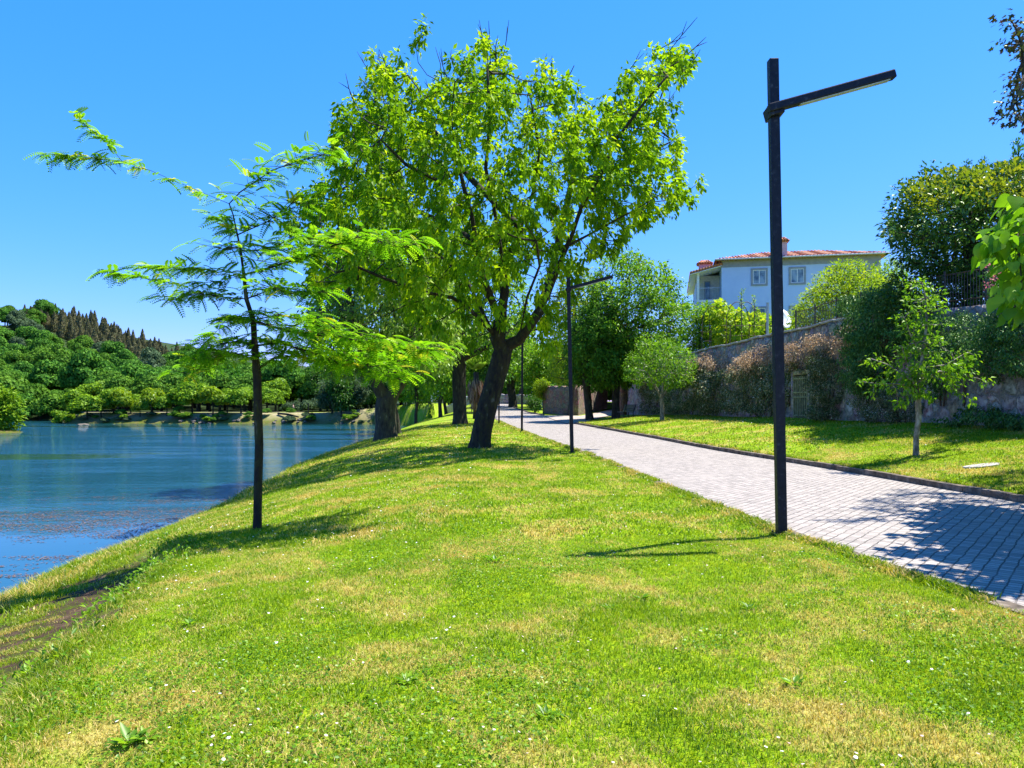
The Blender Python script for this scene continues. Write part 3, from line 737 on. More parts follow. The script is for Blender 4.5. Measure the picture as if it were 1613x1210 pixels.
for pts_, dens, bare in sl_:
    sk.limb(pts_, .14)
    pa = np.array(pts_); seg = np.linalg.norm(np.diff(pa, axis=0), axis=1); cs = np.concatenate([[0], np.cumsum(seg)]); tot = cs[-1]
    nf = int(tot*dens*38)
    for _ in range(nf):
        s = tot*(.04+.96*rng.random()**(.8)); 
        p = np.array([np.interp(s, cs, pa[:, k]) for k in range(3)]); t2 = norm(np.array([np.interp(min(s+.1, tot), cs, pa[:, k])-np.interp(max(s-.1, 0), cs, pa[:, k]) for k in range(3)]))
        if bare and rng.random() < bare*2 and s < tot*.85 and s > tot*.2: continue
        side = rng.uniform(0, 2*np.pi); v = np.array([math.cos(side), math.sin(side), rng.normal(.1, .35)]); 
        if dens > 1.4 and rng.random() < .6:   # carried on a short side twig
            q = p+np.array([math.cos(side)*.55, math.sin(side)*.55, .10])*rng.uniform(.3, .8); sk.limb([p, q], .15); p = q
        fp.append(p+rng.normal(0, .015, 3)); fd_.append(norm(v+t2*.5))
fp = np.array(fp); fd_ = np.array(fd_); up_ = rng.normal(0, .2, fp.shape); up_[:, 2] = 1
V, Fq = sk.mesh(.066, .0035, 1.3, .8); sbv = np.array(sb)
link('trunk', npmesh('trunk', V-sbv, Fq, smooth_=True), M['bark_moss'], root)
V, Fq, r = scatter(FT, FFq, fp, fd_, up_, rng.uniform(.16, .29, len(fp)))
link('crown', npmesh('crown', V-sbv, Fq, r), M['leaf_locust'], root)
print('fronds', len(fp))

# ---- tall grey-barked willow at the water's edge
YW = 39.
wx = P(608, 690, YW)[0]; wb = (wx, YW, g(wx, YW)-.15)
LW = [[wb]+PP([(608, 665), (607, 645), (609, 632)], YW)]
def lw(p, a, b): LW.append(PP(p, YW, lin(len(p), a, b)))
lw([(609, 632), (626, 605), (633, 580), (640, 545), (650, 500), (652, 460), (650, 400), (640, 330), (625, 260), (605, 200), (590, 150)], 0, 1)
lw([(609, 632), (596, 610), (585, 585), (570, 550), (555, 500), (545, 440), (540, 380), (535, 300)], 0, -2)
lw([(640, 545), (665, 510), (690, 470), (700, 420)], .2, 3); lw([(650, 460), (620, 420), (580, 380), (565, 330)], .6, 3)
lw([(570, 550), (540, 530), (510, 520), (480, 525)], -.4, -3); lw([(555, 500), (520, 470), (490, 450)], -1, 1.5)
Cw = sample_poly([(500, 440), (520, 380), (560, 350), (600, 300), (650, 330), (700, 400), (720, 470), (715, 560), (690, 590), (640, 560), (600, 560), (560, 590), (520, 590), (490, 560), (480, 500)], 640, YW, 4.5, .45)
Cw2 = sample_poly([(530, 300), (545, 200), (570, 160), (600, 140), (640, 190), (650, 300), (600, 340)], 60, YW, 2, .7)
tww = []
for k in range(70):
    a = Cw2[rng.integers(len(Cw2))]; d = norm(rng.normal(0, .5, 3)+np.array([-.3, 0, .9])); m_ = a+d*.5; tww.append([a, m_, m_+norm(d+rng.normal(0, .4, 3))*.7])
tree('willow_tree', 'tall grey-barked tree with thick forked trunk at the water edge, bare twigs on top', 'tree',
     wb, LW, np.concatenate([Cw, Cw2]), .55, dict(per=46, rc=.55, size=.19, droop=.6, flat=.8), M['bark_grey'], M['leaf_willow'], step=.7, rmin=.012, avoid=10, extra=tww)
# slim leaning trunk beside it
YB = 45.; bx2 = P(628, 676, YB)[0]; bb = (bx2, YB, g(bx2, YB)-.1)
tree('leaning_tree', 'slim dark leaning tree on the bank just behind the thick grey-barked trunk', 'tree', bb, [[bb]+PP([(624, 655), (619, 635), (615, 600), (612, 560), (610, 520)], YB)],
     sample_poly([(570, 480), (640, 450), (690, 500), (680, 570), (620, 590), (570, 560)], 90, YB, 3, .6), .17, dict(per=36, rc=.55, size=.2), M['bark_dark'], M['leaf_mid'], step=.6, avoid=6)
# dark upright trunk behind the box elder
YD = 53.; dx = P(725, 668, YD)[0]; db = (dx, YD, g(dx, YD)-.1)
LD = [[db]+PP([(724, 640), (723, 600), (724, 560), (726, 520), (728, 480)], YD)]
for pts_, a, b in (([(724, 560), (690, 520), (650, 500)], 0, -3), ([(726, 520), (760, 480), (790, 440)], 0, 3), ([(728, 480), (715, 420), (700, 370)], 0, 2), ([(724, 570), (760, 550), (790, 540)], 0, -2), ([(726, 530), (680, 550), (650, 580)], 0, 2)): LD.append(PP(pts_, YD, lin(len(pts_), a, b)))
tree('plane_tree', 'upright dark thick trunk with white lichen spots, straight behind the large leaning tree', 'tree', db, LD,
     sample_poly([(620, 560), (640, 470), (680, 380), (740, 340), (790, 380), (830, 450), (835, 540), (800, 580), (760, 560), (735, 545), (715, 560), (700, 600), (660, 620), (625, 605)], 420, YD, 5.5, .6), .5,
     dict(per=40, rc=.62, size=.24, droop=.4), M['bark_dark'], M['leaf_mid'], step=.8, rmin=.015, avoid=12)
# two maples behind the second lamp, by the bench
YE = 58.
for px_, py_, top, poly, lab, lm_, lean in (
    (970, 655, 560, [(950, 560), (930, 500), (935, 440), (965, 405), (1000, 400), (1035, 410), (1070, 440), (1088, 490), (1075, 540), (1040, 580), (1000, 600), (960, 605)], 'dense green tree with upright trunk beside the bench at the end of the ivy wall', 'leaf_mid', 0),
    (929, 655, 570, [(895, 560), (900, 520), (925, 480), (960, 470), (985, 500), (1000, 560), (985, 600), (940, 612), (900, 600)], 'dark leafy tree with a slim trunk leaning left, at the edge of the sandy lane', 'leaf_hill_b', -6)):
    ex_ = P(px_, py_, YE)[0]; eb = (ex_, YE, g(ex_, YE)-.1)
    LE = [[eb]+PP([(px_+lean*.5, 630), (px_+lean, 600), (px_+lean*1.3, top), (px_+lean, top-40)], YE)]
    tree('maple_tree', lab, 'tree', eb, LE, sample_poly(poly, 330, YE+1, 4.5, .55), .3, dict(per=66, rc=.66, size=.23, droop=.35, tone=.45), M['bark_dark'], M[lm_], step=.8, rmin=.014, avoid=8)
# yellow-green tree behind the second lamp
YY = 72.; yx = P(903, 640, YY)[0]; yb = (yx, YY+4, g(yx, YY+4)-.1)
tree('lime_tree', 'yellow-green tree rising behind the top of the second lamp post', 'tree', yb, [[yb]+PP([(903, 600), (903, 540), (905, 480)], YY+4)],
     sample_poly([(868, 600), (862, 520), (880, 440), (905, 405), (930, 430), (942, 500), (935, 560), (900, 600)], 220, YY+4, 4, .7), .3, dict(per=40, rc=.7, size=.26, droop=.3), M['bark_dark'], M['leaf_yellow'], step=1., rmin=.015, avoid=4)
# small round tree on the right lawn
YR = 45.; rx = P(1043, 663, YR)[0]; rb = (rx, YR, g(rx, YR)-.05)
LR_ = [[rb]+PP([(1043, 645), (1042, 628)], YR), PP([(1042, 628), (1033, 610), (1022, 592)], YR, [0, -.2, -.5]), PP([(1042, 628), (1045, 605), (1050, 580)], YR, [0, .2, .6]), PP([(1042, 628), (1054, 608), (1068, 590)], YR, [0, .1, -.4])]
tree('small_lawn_tree', 'small round light green tree with pale forked trunk on the right lawn near the bench', 'tree', rb, LR_,
     sample_poly([(985, 600), (990, 565), (1015, 535), (1045, 527), (1075, 545), (1100, 575), (1100, 600), (1070, 612), (1030, 608)], 190, YR, 2.1, .32), .12, dict(per=42, rc=.34, size=.13, droop=.3), M['bark_young'], M['leaf_mid'], step=.4, rmin=.007, avoid=4)
# young tree on the right lawn, nearer
YG = 17.7; gx_ = P(1443, 710, YG)[0]; gb = (gx_, YG, g(gx_, YG)-.05)
LG = [[gb]+PP([(1443, 690), (1447, 660), (1446, 628), (1448, 600)], YG),
      PP([(1446, 628), (1438, 600), (1428, 570), (1420, 545)], YG, lin(4, 0, -.3)), PP([(1448, 600), (1453, 560), (1460, 510), (1458, 470), (1452, 445)], YG, lin(5, 0, .1)),
      PP([(1448, 600), (1480, 585), (1510, 590), (1540, 596)], YG, lin(4, 0, -.4)), PP([(1450, 585), (1490, 575), (1515, 560), (1525, 555)], YG, lin(4, 0, .5)),
      PP([(1446, 615), (1420, 605), (1390, 605), (1362, 602)], YG, lin(4, 0, -.4)), PP([(1438, 600), (1400, 575), (1372, 565)], YG, lin(3, 0, .5)), PP([(1480, 595), (1500, 605), (1515, 622)], YG, [0, .1, .2]),
      PP([(1453, 560), (1435, 530), (1425, 500)], YG, [0, -.2, -.4])]
Cg = []
for lb in LG[1:]:
    lb = np.array(lb)
    for a, b in zip(lb[:-1], lb[1:]):
        for t in np.linspace(.15, 1, 4): Cg.append(a+(b-a)*t+rng.normal(0, .10, 3))
Cg = np.concatenate([np.array(Cg), sample_poly([(1415, 640), (1425, 560), (1430, 450), (1450, 432), (1480, 450), (1488, 520), (1475, 590), (1470, 620), (1440, 632)], 46, YG, .7, .16)])
tree('young_tree', 'young tree with thin pale trunk and tiered leaves on the lawn before the ivy wall', 'tree', gb, LG, Cg, .065,
     dict(per=18, rc=.17, size=.105, droop=.4), M['bark_young'], M['leaf_mid'], step=.25, rmin=.004, avoid=6)
# weeping tree at the far end of the path
YH = 105.; hx = P(808, 639, YH)[0]; hb = (hx, YH, g(hx, YH)-.1)
tree('weeping_tree', 'weeping tree with a dark forked trunk beside the far end of the cobbled path', 'tree', hb,
     [[hb]+PP([(807, 625), (804, 610)], YH), PP([(804, 610), (796, 598), (785, 585)], YH, [0, 0, -1]), PP([(804, 610), (812, 595), (820, 575)], YH, [0, 1, 2]), PP([(804, 612), (806, 590), (804, 560)], YH, [0, 0, 1])],
     sample_poly([(770, 600), (765, 550), (780, 510), (810, 495), (835, 520), (845, 570), (838, 600), (815, 592), (800, 596)], 220, YH, 5, .8), .6, dict(per=44, rc=.9, size=.34, droop=1.3), M['bark_dark'], M['leaf_willow'], step=1., rmin=.02, avoid=5)

# generic mid-distance trees filling behind
def blob_tree(name, label, x, y, h, r, leafm, bark='bark_dark', cat='tree', group=None, n=170, per=34, size=.3, crown0=.25, rc=.8, tr=.22, flat=1.):
    z = g(x, y)-.1; b = (x, y, z)
    c = np.array([x, y, z+h*(crown0+(1-crown0)*.5)]); rad = np.array([r, r, h*(1-crown0)*.5])
    lob = ellipsoid(c, rad*.62, 9, .7); C = np.concatenate([ellipsoid(l, rad*.48, n//9, .6) for l in lob])
    L_ = [[b, (x+rng.normal(0, .1), y, z+h*crown0*.6), (x+rng.normal(0, .2), y, z+h*crown0+.2), (x+rng.normal(0, .3), y, z+h*.6)]]
    return tree(name, label, cat, b, L_, C, tr, dict(per=per, rc=rc, size=size, droop=.3, flat=flat), M[bark], M[leafm], group, step=1., rmin=.015, avoid=3)
mids = [
 # px, py ground ignored, Y, height, radius, leaf, label
 (762, 88, 10.5, 3.6, 'leaf_dark', 'dark green tree just left of the weeping tree, behind the large leaning tree'),
 (694, 86, 13.5, 5.2, 'leaf_mid', 'bright green tree over the white staircase'),
 (703, 104, 12.5, 4.8, 'leaf_mid', 'tree with full green crown between the upright dark trunk and the staircase'),
 (677, 109, 12, 4.6, 'leaf_mid', 'mid green tree on the far side of the inlet, below the staircase'),
 (655, 100, 12.5, 4.6, 'leaf_mid', 'fresh green tree standing on the shaded bank of the inlet'),
 (735, 140, 15, 5.0, 'leaf_dark', 'tall dark tree behind the palm skirt, right of the staircase'),
 (850, 98, 9.5, 3.6, 'leaf_mid', 'leafy tree behind the left end of the warm stone wall'),
 (905, 106, 12, 4.5, 'leaf_dark', 'dark tree behind the middle of the warm stone wall'),
 (968, 104, 12.5, 5.0, 'leaf_mid', 'mid green tree behind the right end of the warm stone wall'),
 (1035, 90, 12, 4.6, 'leaf_dark', 'dark tree rising behind the left end of the vine pergola'),
 (820, 135, 14, 5, 'leaf_dark', 'dark tree behind the weeping tree at the end of the path'),
]
for px_, Y, h, r, lm_, lab in mids:
    X = (px_-CX)/F*Y; blob_tree('broadleaf_tree', lab, X, Y, h, r, lm_, n=190, per=36, size=.36, crown0=.2, rc=.95)

# palm with a skirt of dead fronds
YPm = 68.; pX = P(750, 655, YPm)[0]; pz = g(pX, YPm)
palm = empty('palm_tree', (pX, YPm, pz), 'palm with hanging skirt of brown dead fronds, between the two thick dark trunks', 'palm')
mb = MB(); mb.tube([(0, 0, -.1), (.02, 0, 1.2), (0, .02, 4.3)], [.34, .28, .24], 10); mb.build('trunk', M['bark_dark'], palm, smooth_=True)
FR_V = np.array([(0, 0, 0), (-.035, .3, .01), (.035, .3, .01), (-.05, .7, -.02), (.05, .7, -.02), (0, 1, -.08)], float); FR_F = np.array([(0, 2, 1), (1, 2, 3), (2, 4, 3), (3, 4, 5)])
n_ = 520; a = rng.random(n_)*2*np.pi; zz = rng.uniform(1.8, 3.7, n_); rr = rng.uniform(.2, .75, n_)*np.clip((zz-.8)/2, .3, 1)
pos = np.stack([np.cos(a)*rr, np.sin(a)*rr, zz], -1); d = np.stack([np.cos(a)*.2, np.sin(a)*.2, -np.ones(n_)], -1)+rng.normal(0, .12, (n_, 3)); up_ = np.stack([np.cos(a), np.sin(a), a*0], -1)
V, Fq, r = scatter(FR_V, FR_F, pos, d, up_, rng.uniform(.7, 1.5, n_)); link('dead_fronds', npmesh('dead_fronds', V, Fq, r), M['leaf_palm_dead'], palm)
FT2, FF2 = frond_template(16); a = np.linspace(0, 2*np.pi, 26, endpoint=False)+rng.normal(0, .1, 26)
pos = np.tile([(0, 0, 4.4)], (26, 1)).astype(float); d = np.stack([np.cos(a), np.sin(a), rng.uniform(.9, 2.4, 26)], -1); up_ = np.tile([(0, 0, 1.)], (26, 1))
V, Fq, r = scatter(FT2, FF2, pos, d, up_, 1.7); link('green_fronds', npmesh('green_fronds', V, Fq, r), M['leaf_willow'], palm)

# ---- catalpa and copper maple standing just out of frame on the right
def frame_filter(C, lo, hi, tmin):
    t = C[:, 0]/C[:, 1]; e = (C[:, 2]-EYE)/C[:, 1]*F; y = HY-e
    keep = np.where(t < .745, (y > lo) & (y < hi) & (t > tmin), True)
    return C[keep]
kb = (9.35, 10.6, g(9.35, 10.6)-.1)
Ck = ellipsoid((8.4, 8.9, 4.15), (2.8, 3.7, 1.5), 1500, .2)
Ck = frame_filter(Ck, 350, 465, .675)
Ck = np.concatenate([Ck, np.array([P(1566, 385, 8.6), P(1575, 372, 8.7), P(1590, 378, 8.7), P(1600, 366, 8.7), P(1610, 462, 8.4), P(1606, 400, 8.5), P(1608, 332, 8.8), P(1594, 405, 8.5), P(1612, 480, 8.4)])])
LK = [[kb, (9.3, 10.6, 1.2), (9.2, 10.5, 2.4), (9.0, 10.3, 3.3)], [(9.0, 10.3, 3.3), (7.6, 9.6, 3.7), (6.6, 9.0, 3.8), P(1590, 375, 8.7)], [(9.2, 10.5, 2.6), (10, 11, 3.8)], [(9.0, 10.3, 3.3), (8.7, 11.3, 4.4)], [(9.0, 10.3, 3.2), (9, 8.9, 4.2)]]
tree('catalpa_tree', 'tree with large heart-shaped bright green leaves reaching in at the right edge, middle height', 'tree', kb, LK, Ck, .14,
     dict(per=16, rc=.26, size=.155, droop=.75, out_=.7, tv=HEART_V, tf=HEART_F, svar=.22), M['bark_dark'], M['leaf_catalpa'], step=.35, rmin=.006, avoid=6)
cb = (11.2, 13.4, g(11.2, 13.4)-.1)
Cc = frame_filter(ellipsoid((10.9, 13.2, 6.6), (3.0, 2.6, 2.3), 420, .4), 40, 190, .668)
Cc = np.concatenate([Cc, np.array([P(1592, 30, 11.6), P(1600, 45, 11.6), P(1610, 70, 11.6), P(1590, 70, 11.5), P(1600, 160, 11.5), P(1588, 178, 11.4), P(1608, 185, 11.5), P(1612, 120, 11.6)])])
LC = [[cb, (11.2, 13.4, 2), (11.1, 13.3, 4), (11, 13.2, 5.6)], [(11.1, 13.3, 4), (9.5, 12.4, 5.8), P(1612, 120, 11.8)], [(11, 13.2, 5), (12.3, 13.8, 6.6)], [(11, 13.2, 5), (11, 14.5, 7)], [(11.1, 13.3, 4.4), (10.4, 11.9, 6.4)]]
tree('copper_maple_tree', 'maple with dark coppery leaves reaching in at the top right corner', 'tree', cb, LC, Cc, .17,
     dict(per=26, rc=.24, size=.085, droop=.6, out_=.6, tv=LOBE_V, tf=LOBE_F), M['bark_dark'], M['leaf_copper'], step=.4, rmin=.006, avoid=6)

# ------------------------------------------------------------------ lamp posts
def lamp(px, py, label, lean, first=None):
    Y = F*EYE/(py-HY); X = (px-CX)/F*Y; z = g(X, Y)
    root = empty('street_lamp', (X, Y, z-.02), label, 'street lamp', 'black lamp posts along the left edge of the path')
    root.rotation_euler = (0, R(lean), 0)
    return root
H_ = 5.90
lr = lamp(1231, 842, 'nearest black street lamp, standing at the path edge in the right foreground', -1.05)
mb = MB(); mb.box((0, 0, H_/2-.1), (.058, .058, H_/2+.1)); mb.build('pole', M['lamp'], lr, bevel=.012)
# arm: clamp block behind the pole, then a long flat luminaire rising towards the path side
mb = MB(); th = R(13.5); dx_, dz_ = math.cos(th), math.sin(th); yaw = R(-3)
ax = np.array([dx_*math.cos(yaw), dx_*math.sin(yaw), dz_]); ay = np.array([-math.sin(yaw), math.cos(yaw), 0]); az = np.cross(ax, ay)
a0 = np.array([-.10, -.10, 5.27-.02])
mb.box(a0+ax*.775+ay*0, (.775, .062, .05), (ax, ay, az)); arm = mb.build('arm', M['lamp'], lr, bevel=.014)
mb = MB(); mb.box(np.array([0, -.0, 5.25]), (.085, .135, .07), (ax, ay, az)); mb.build('clamp', M['lamp'], lr, bevel=.01)
mb = MB(); mb.box(a0+ax*.92-az*.052, (.55, .045, .006), (ax, ay, az)); mb.build('lens', M['lens'], arm)
mb = MB(); mb.box((0, 0, .022), (.105, .105, .012)); 
for i in (-1, 1):
    for j in (-1, 1): mb.tube([(i*.08, j*.08, .03), (i*.08, j*.08, .06)], .012, 6)
mb.build('base_plate', M['lamp'], lr)
def copy_tree(o, parent=None):
    c = o.copy(); COL.objects.link(c)
    if parent is not None: c.parent = parent
    for ch in o.children: copy_tree(ch, c)
    return c
for px_, py_, lab, lean in ((901, 713, 'second black street lamp along the path, in front of the dark trees', -1.2), (822, 681, 'third black street lamp along the path, right of the large leaning trunk', .3), (786, 667, 'fourth and farthest black street lamp along the path, showing low beside the leaning trunk', 0)):
    c = copy_tree(lr); Y = F*EYE/(py_-HY); X = (px_-CX)/F*Y; c.location = (X, Y, g(X, Y)-.02); c.rotation_euler = (0, R(lean), 0); c['label'] = lab
# three far posts beyond the inlet
for px_, top, bot, Y, lab in ((718, 619, 638, 118, 'thin dark post far off between the staircase and the upright dark trunk'), (676, 621, 639, 118, 'thin dark post at the left foot of the white staircase'), (486, 635, 648, 152, 'short dark post beside the sandy path across the lake')):
    X = (px_-CX)/F*Y; z = g(X, Y); mb = MB(); h = (bot-top)/F*Y+.2; mb.tube([(0, 0, -.2), (0, 0, h)], .10, 8); mb.box((0, 0, h+.03), (.13, .13, .03))
    o = mb.build('path_post', M['lamp']); o.location = (X, Y, z); tag(o, lab, 'post', 'far posts')

# ------------------------------------------------------------------ ivy wall and terrace
def wall_at(px):
    t = (px-CX)/F; Y = 14.84/(t+.07); return np.array([t*Y, Y])
wdir = norm(np.array([-.07, 1.])); wn_ = np.array([-wdir[1], wdir[0]])   # outward normal (towards the path)
def wtop(Y): return np.interp(Y, [10, 19.5, 23, 27, 30, 34, 38, 46, 60, 67], [4.2, 4.3, 4.5, 4.75, 4.82, 4.82, 4.8, 4.8, 4.7, 4.5])+.03*np.sign(np.sin(Y*.9))
def build_wall():
    ss = np.arange(8, 66.6, .22); zs = np.linspace(0, 1, 22)
    V = []
    rn = np.random.default_rng(3)
    bumpn = rn.normal(0, .035, (len(ss), len(zs)))
    for k in range(2):
        bumpn = (bumpn+np.roll(bumpn, 1, 0)*.5+np.roll(bumpn, 1, 1)*.5)/1.6
    for i, Y in enumerate(ss):
        x = WLX(Y); zb = g(x-.3, Y)-.4; zt = wtop(Y)
        for j, t in enumerate(zs):
            z = zb+(zt-zb)*t; batter = .25*t
            V.append((x+batter-bumpn[i, j]*1.2, Y, z))
        for (dx_, dzz) in ((.62, .02), (.66, -2.5)): V.append((x+.25+dx_, Y, zt+dzz))
    nc = len(zs)+2; i = np.arange(len(ss)-1)[:, None]*nc+np.arange(nc-1)[None]
    Fq = np.stack([i, i+1, i+nc+1, i+nc], -1).reshape(-1, 4)
    # end cap at far end
    last = (len(ss)-1)*nc; cap = [np.array([[last+j, last+j+1, last+nc-1] for j in range(nc-2)])]
    return npmesh('wall', V, [Fq]+cap)
wo = empty('stone_wall', (WLX(30), 30, g(float(WLX(30))-.3, 30)), 'long high dark stone retaining wall overgrown with ivy along the right lawn', 'wall')
me = build_wall(); o = link('masonry', me, M['stone'], wo); o.matrix_parent_inverse = Matrix.Translation(-wo.location)
# coping slabs on top (visible sunlit rim)
mb = MB(); y = 26.
while y < 66:
    L_ = random.uniform(.6, 1.2); x = float(WLX(y))+.25
    mb.beam((x+.26, y, float(wtop(y))+.02+random.uniform(0, .06)), (x+.2, y+L_-.03, float(wtop(y+L_))+.02+random.uniform(0, .05)), .7, .09); y += L_
o = mb.build('coping', M['concrete'], wo, bevel=.03); o.matrix_parent_inverse = Matrix.Translation(-wo.location)
# terrace behind
tv = []; ys_ = np.arange(6, 130, 3.)
for Y in ys_:
    for dx_ in (.85, 4, 10, 20, 40, 120): tv.append((WLX(min(Y, 66))+dx_, Y, 4.0+min(dx_, 40)*.035+rng.normal(0, .05)))
i = np.arange(len(ys_)-1)[:, None]*6+np.arange(5)[None]
tag(link('terrace_ground', npmesh('terrace_ground', tv, np.stack([i, i+1, i+7, i+6], -1).reshape(-1, 4), smooth_=True), M['ground']), kind='structure')

def wpt(px, py, out=.1):
    xy = wall_at(px); z = EYE+(HY-py)/F*xy[1]; t = np.clip((z-.8)/3.5, 0, 1)
    return np.array([xy[0]+.25*t-out, xy[1], z])
def ivy(label, poly, n, thick, leafm, per=30, rc=.22, size=.085, name='ivy_plant', cat='climbing plant', droop=.8, cover=.7, extra=None):
    """leafy mat hanging on the wall face; poly is its outline on the wall"""
    q = np.array(poly, float); lo, hi = q.min(0), q.max(0); s = lo+(hi-lo)*rng.random((n*6, 2)); s = s[inpoly(s, poly)][:n]
    nz = np.sin(s[:, 0]*.13+s[:, 1]*.05)+np.sin(s[:, 1]*.16-s[:, 0]*.07+1.3)+np.sin(s[:, 0]*.37+2)*.6
    hf = np.sin(s[:, 0]*.55+s[:, 1]*.2)+np.sin(s[:, 1]*.6-s[:, 0]*.33+2)+np.sin(s[:, 0]*.9-s[:, 1]*.8)
    k = (nz > -1.9+1.6*(1-cover)) & (edgedist(s, poly) > 5+3.2*hf-3*cover) & (hf > -1.9+1.5*(1-cover)); s = s[k]; nz = nz[k]
    e = edgedist(s, poly); th = 1.55*thick*np.clip(e/12, .2, 1)*(.6+.3*(nz+1.5)/2)
    C = np.array([wpt(a, b, .04+t*rng.random()**.6) for (a, b), t in zip(s, th)])
    base = np.array(wpt(q[:, 0].mean(), hi[1], .1)); 
    V, Fq, r = leaves(C, per, rc, size, C.mean(0)+np.array([4., 3, 0]), droop, .5, .9)
    root = empty(name, base, label, cat)
    link('foliage', npmesh('foliage', V-base, Fq, r), M[leafm], root)
    # woody stems
    for k in range(7):
        mb = MB(); a = s[rng.integers(len(s))]; x0 = a[0]; y1 = min(hi[1], 668); p0 = wpt(x0, y1, .05); p1 = wpt(x0+rng.normal(0, 6), a[1], .06); m_ = (p0+p1)/2+rng.normal(0, .05, 3)
        mb.tube([p0-base, m_-base, p1-base], [.03, .022, .012], 5); mb.build('stem', M['twig'], root)
    if extra:
        k = rng.choice(len(C), extra[1]); pos = C[k]+rng.normal(0, .12, (extra[1], 3)); pos[:, 0] -= .1
        V, Fq, r = scatter(LEAF_V, LEAF_F, pos, rng.normal(0, 1, pos.shape), rng.normal(0, 1, pos.shape), extra[2]); link('pale_specks', npmesh('pale_specks', V-base, Fq, r), M[extra[0]], root)  # pale specks over the mat: dried flower tops and painted leaf glints
    return root
ivy('dark pale-specked ivy mat at the far left of the wall behind the round tree', [(1010, 600), (1060, 590), (1100, 570), (1140, 572), (1150, 600), (1148, 652), (1060, 655), (1012, 650)], 420, .6, 'leaf_ivy', per=75, rc=.34, size=.10, extra=('leaf_dry', 1500, .09))
ivy('dark ivy mat with grey-green leaves on the wall just left of the nearest lamp post', [(1140, 585), (1170, 562), (1225, 570), (1245, 590), (1240, 652), (1200, 655), (1140, 652)], 430, .55, 'leaf_ivy', per=60, rc=.28, size=.08, cover=.5, extra=('leaf_dry', 1200, .075))
ivy('pinkish brown dry flowering creeper spilling along the wall top left of the nearest lamp post', [(1150, 590), (1160, 565), (1195, 545), (1222, 540), (1225, 568), (1200, 588), (1170, 600)], 230, .75, 'leaf_dry', rc=.26, size=.085, name='dry_creeper', cat='climbing plant')
ivy('pinkish white dry creeper on the wall above the gate, right of the nearest lamp post', [(1232, 560), (1240, 540), (1285, 525), (1325, 520), (1330, 540), (1290, 560), (1270, 585), (1238, 585)], 260, .7, 'leaf_dry', rc=.24, size=.075, name='dry_creeper', cat='climbing plant')
ivy('column of dark glossy ivy on the wall right beside the iron gate', [(1280, 560), (1300, 545), (1320, 560), (1330, 600), (1322, 662), (1286, 664), (1280, 610)], 300, .5, 'leaf_ivy', per=55, rc=.2, size=.065, cover=.85, extra=('leaf_dry', 500, .06))
ivy('thin dark ivy on the wall above the iron gate', [(1238, 575), (1262, 560), (1282, 575), (1282, 592), (1255, 590), (1245, 640), (1236, 640)], 110, .35, 'leaf_ivy', rc=.2, size=.085, cover=.7)
ivy('dark green curtain of evergreen creeper hanging down the wall left of the young tree', [(1350, 470), (1375, 455), (1420, 450), (1435, 500), (1420, 560), (1400, 620), (1365, 625), (1352, 560)], 480, .9, 'leaf_ivy_green', per=45, rc=.24, size=.08, cover=.95, droop=1.1)
ivy('dark ivy with painted silvery glints at the foot of the wall behind the young tree', [(1335, 590), (1360, 570), (1400, 610), (1440, 590), (1455, 640), (1440, 668), (1375, 668), (1350, 640)], 330, .4, 'leaf_ivy', per=50, rc=.18, size=.05, cover=.75, extra=('petal_white', 300, .04))  # white specks here put lit leaf glints into the colour
ivy('broad dark ivy curtain hanging over the upper wall right of the young tree', [(1440, 520), (1470, 495), (1520, 488), (1570, 495), (1640, 480), (1680, 520), (1680, 590), (1610, 590), (1560, 600), (1520, 590), (1500, 640), (1470, 620), (1450, 560)], 620, .8, 'leaf_ivy_green', per=45, rc=.2, size=.065, cover=.9)
ivy('low dark weeds along the foot of the wall at the right edge', [(1500, 650), (1530, 640), (1600, 645), (1660, 655), (1660, 680), (1500, 676)], 130, .5, 'leaf_ivy_green', rc=.15, size=.08, name='weed_clump', cat='plant')

ivy('tan dry creeper on the upper wall at its far left, above the dark ivy', [(1085, 590), (1090, 562), (1120, 556), (1148, 552), (1150, 580), (1120, 596)], 190, .6, 'leaf_dry', rc=.28, size=.085, name='dry_creeper')
ivy('tan dry creeper under the railing, beside the evergreen curtain', [(1318, 545), (1325, 512), (1352, 500), (1360, 540), (1350, 570), (1330, 575)], 150, .5, 'leaf_dry', rc=.22, size=.075, name='dry_creeper')
# iron gate in the wall
ga = wpt(1254, 660, .06); gbp = wpt(1277, 660, .06)
gz0 = g(ga[0]-.2, ga[1])+.02; gh = 1.82
gr = empty('iron_gate', ((ga[0]+gbp[0])/2, (ga[1]+gbp[1])/2, gz0), 'narrow pale green barred iron gate set in the ivy wall', 'gate')
u_ = norm(np.array([gbp[0]-ga[0], gbp[1]-ga[1], 0])); W_ = np.linalg.norm(gbp[:2]-ga[:2]); nrm = np.array([-abs(u_[1]), u_[0]*np.sign(u_[1]), 0]); 
if nrm[0] > 0: nrm = -nrm
mb = MB(); mb.box(-nrm*.05+np.array([0, 0, gh/2+.1]), (W_/2+.12, .02, gh/2+.15), (u_, nrm, (0, 0, 1))); mb.build('shade_panel', plain('gate_shadow', (.03, .035, .03), .9), gr)  # near-black panel paints the shade in the opening behind the bars
mb = MB(); 
for s in (-1, 1): mb = MB(); mb.box(u_*s*(W_/2+.09)+nrm*.03+np.array([0, 0, gh/2]), (.09, .07, gh/2+.1), (u_, nrm, (0, 0, 1))); mb.build('jamb', M['stone'], gr, bevel=.02)
mb = MB(); mb.box(nrm*.03+np.array([0, 0, gh+.16]), (W_/2+.22, .07, .09), (u_, nrm, (0, 0, 1))); mb.build('lintel', M['stone'], gr, bevel=.02)
mb = MB()
nb = 7
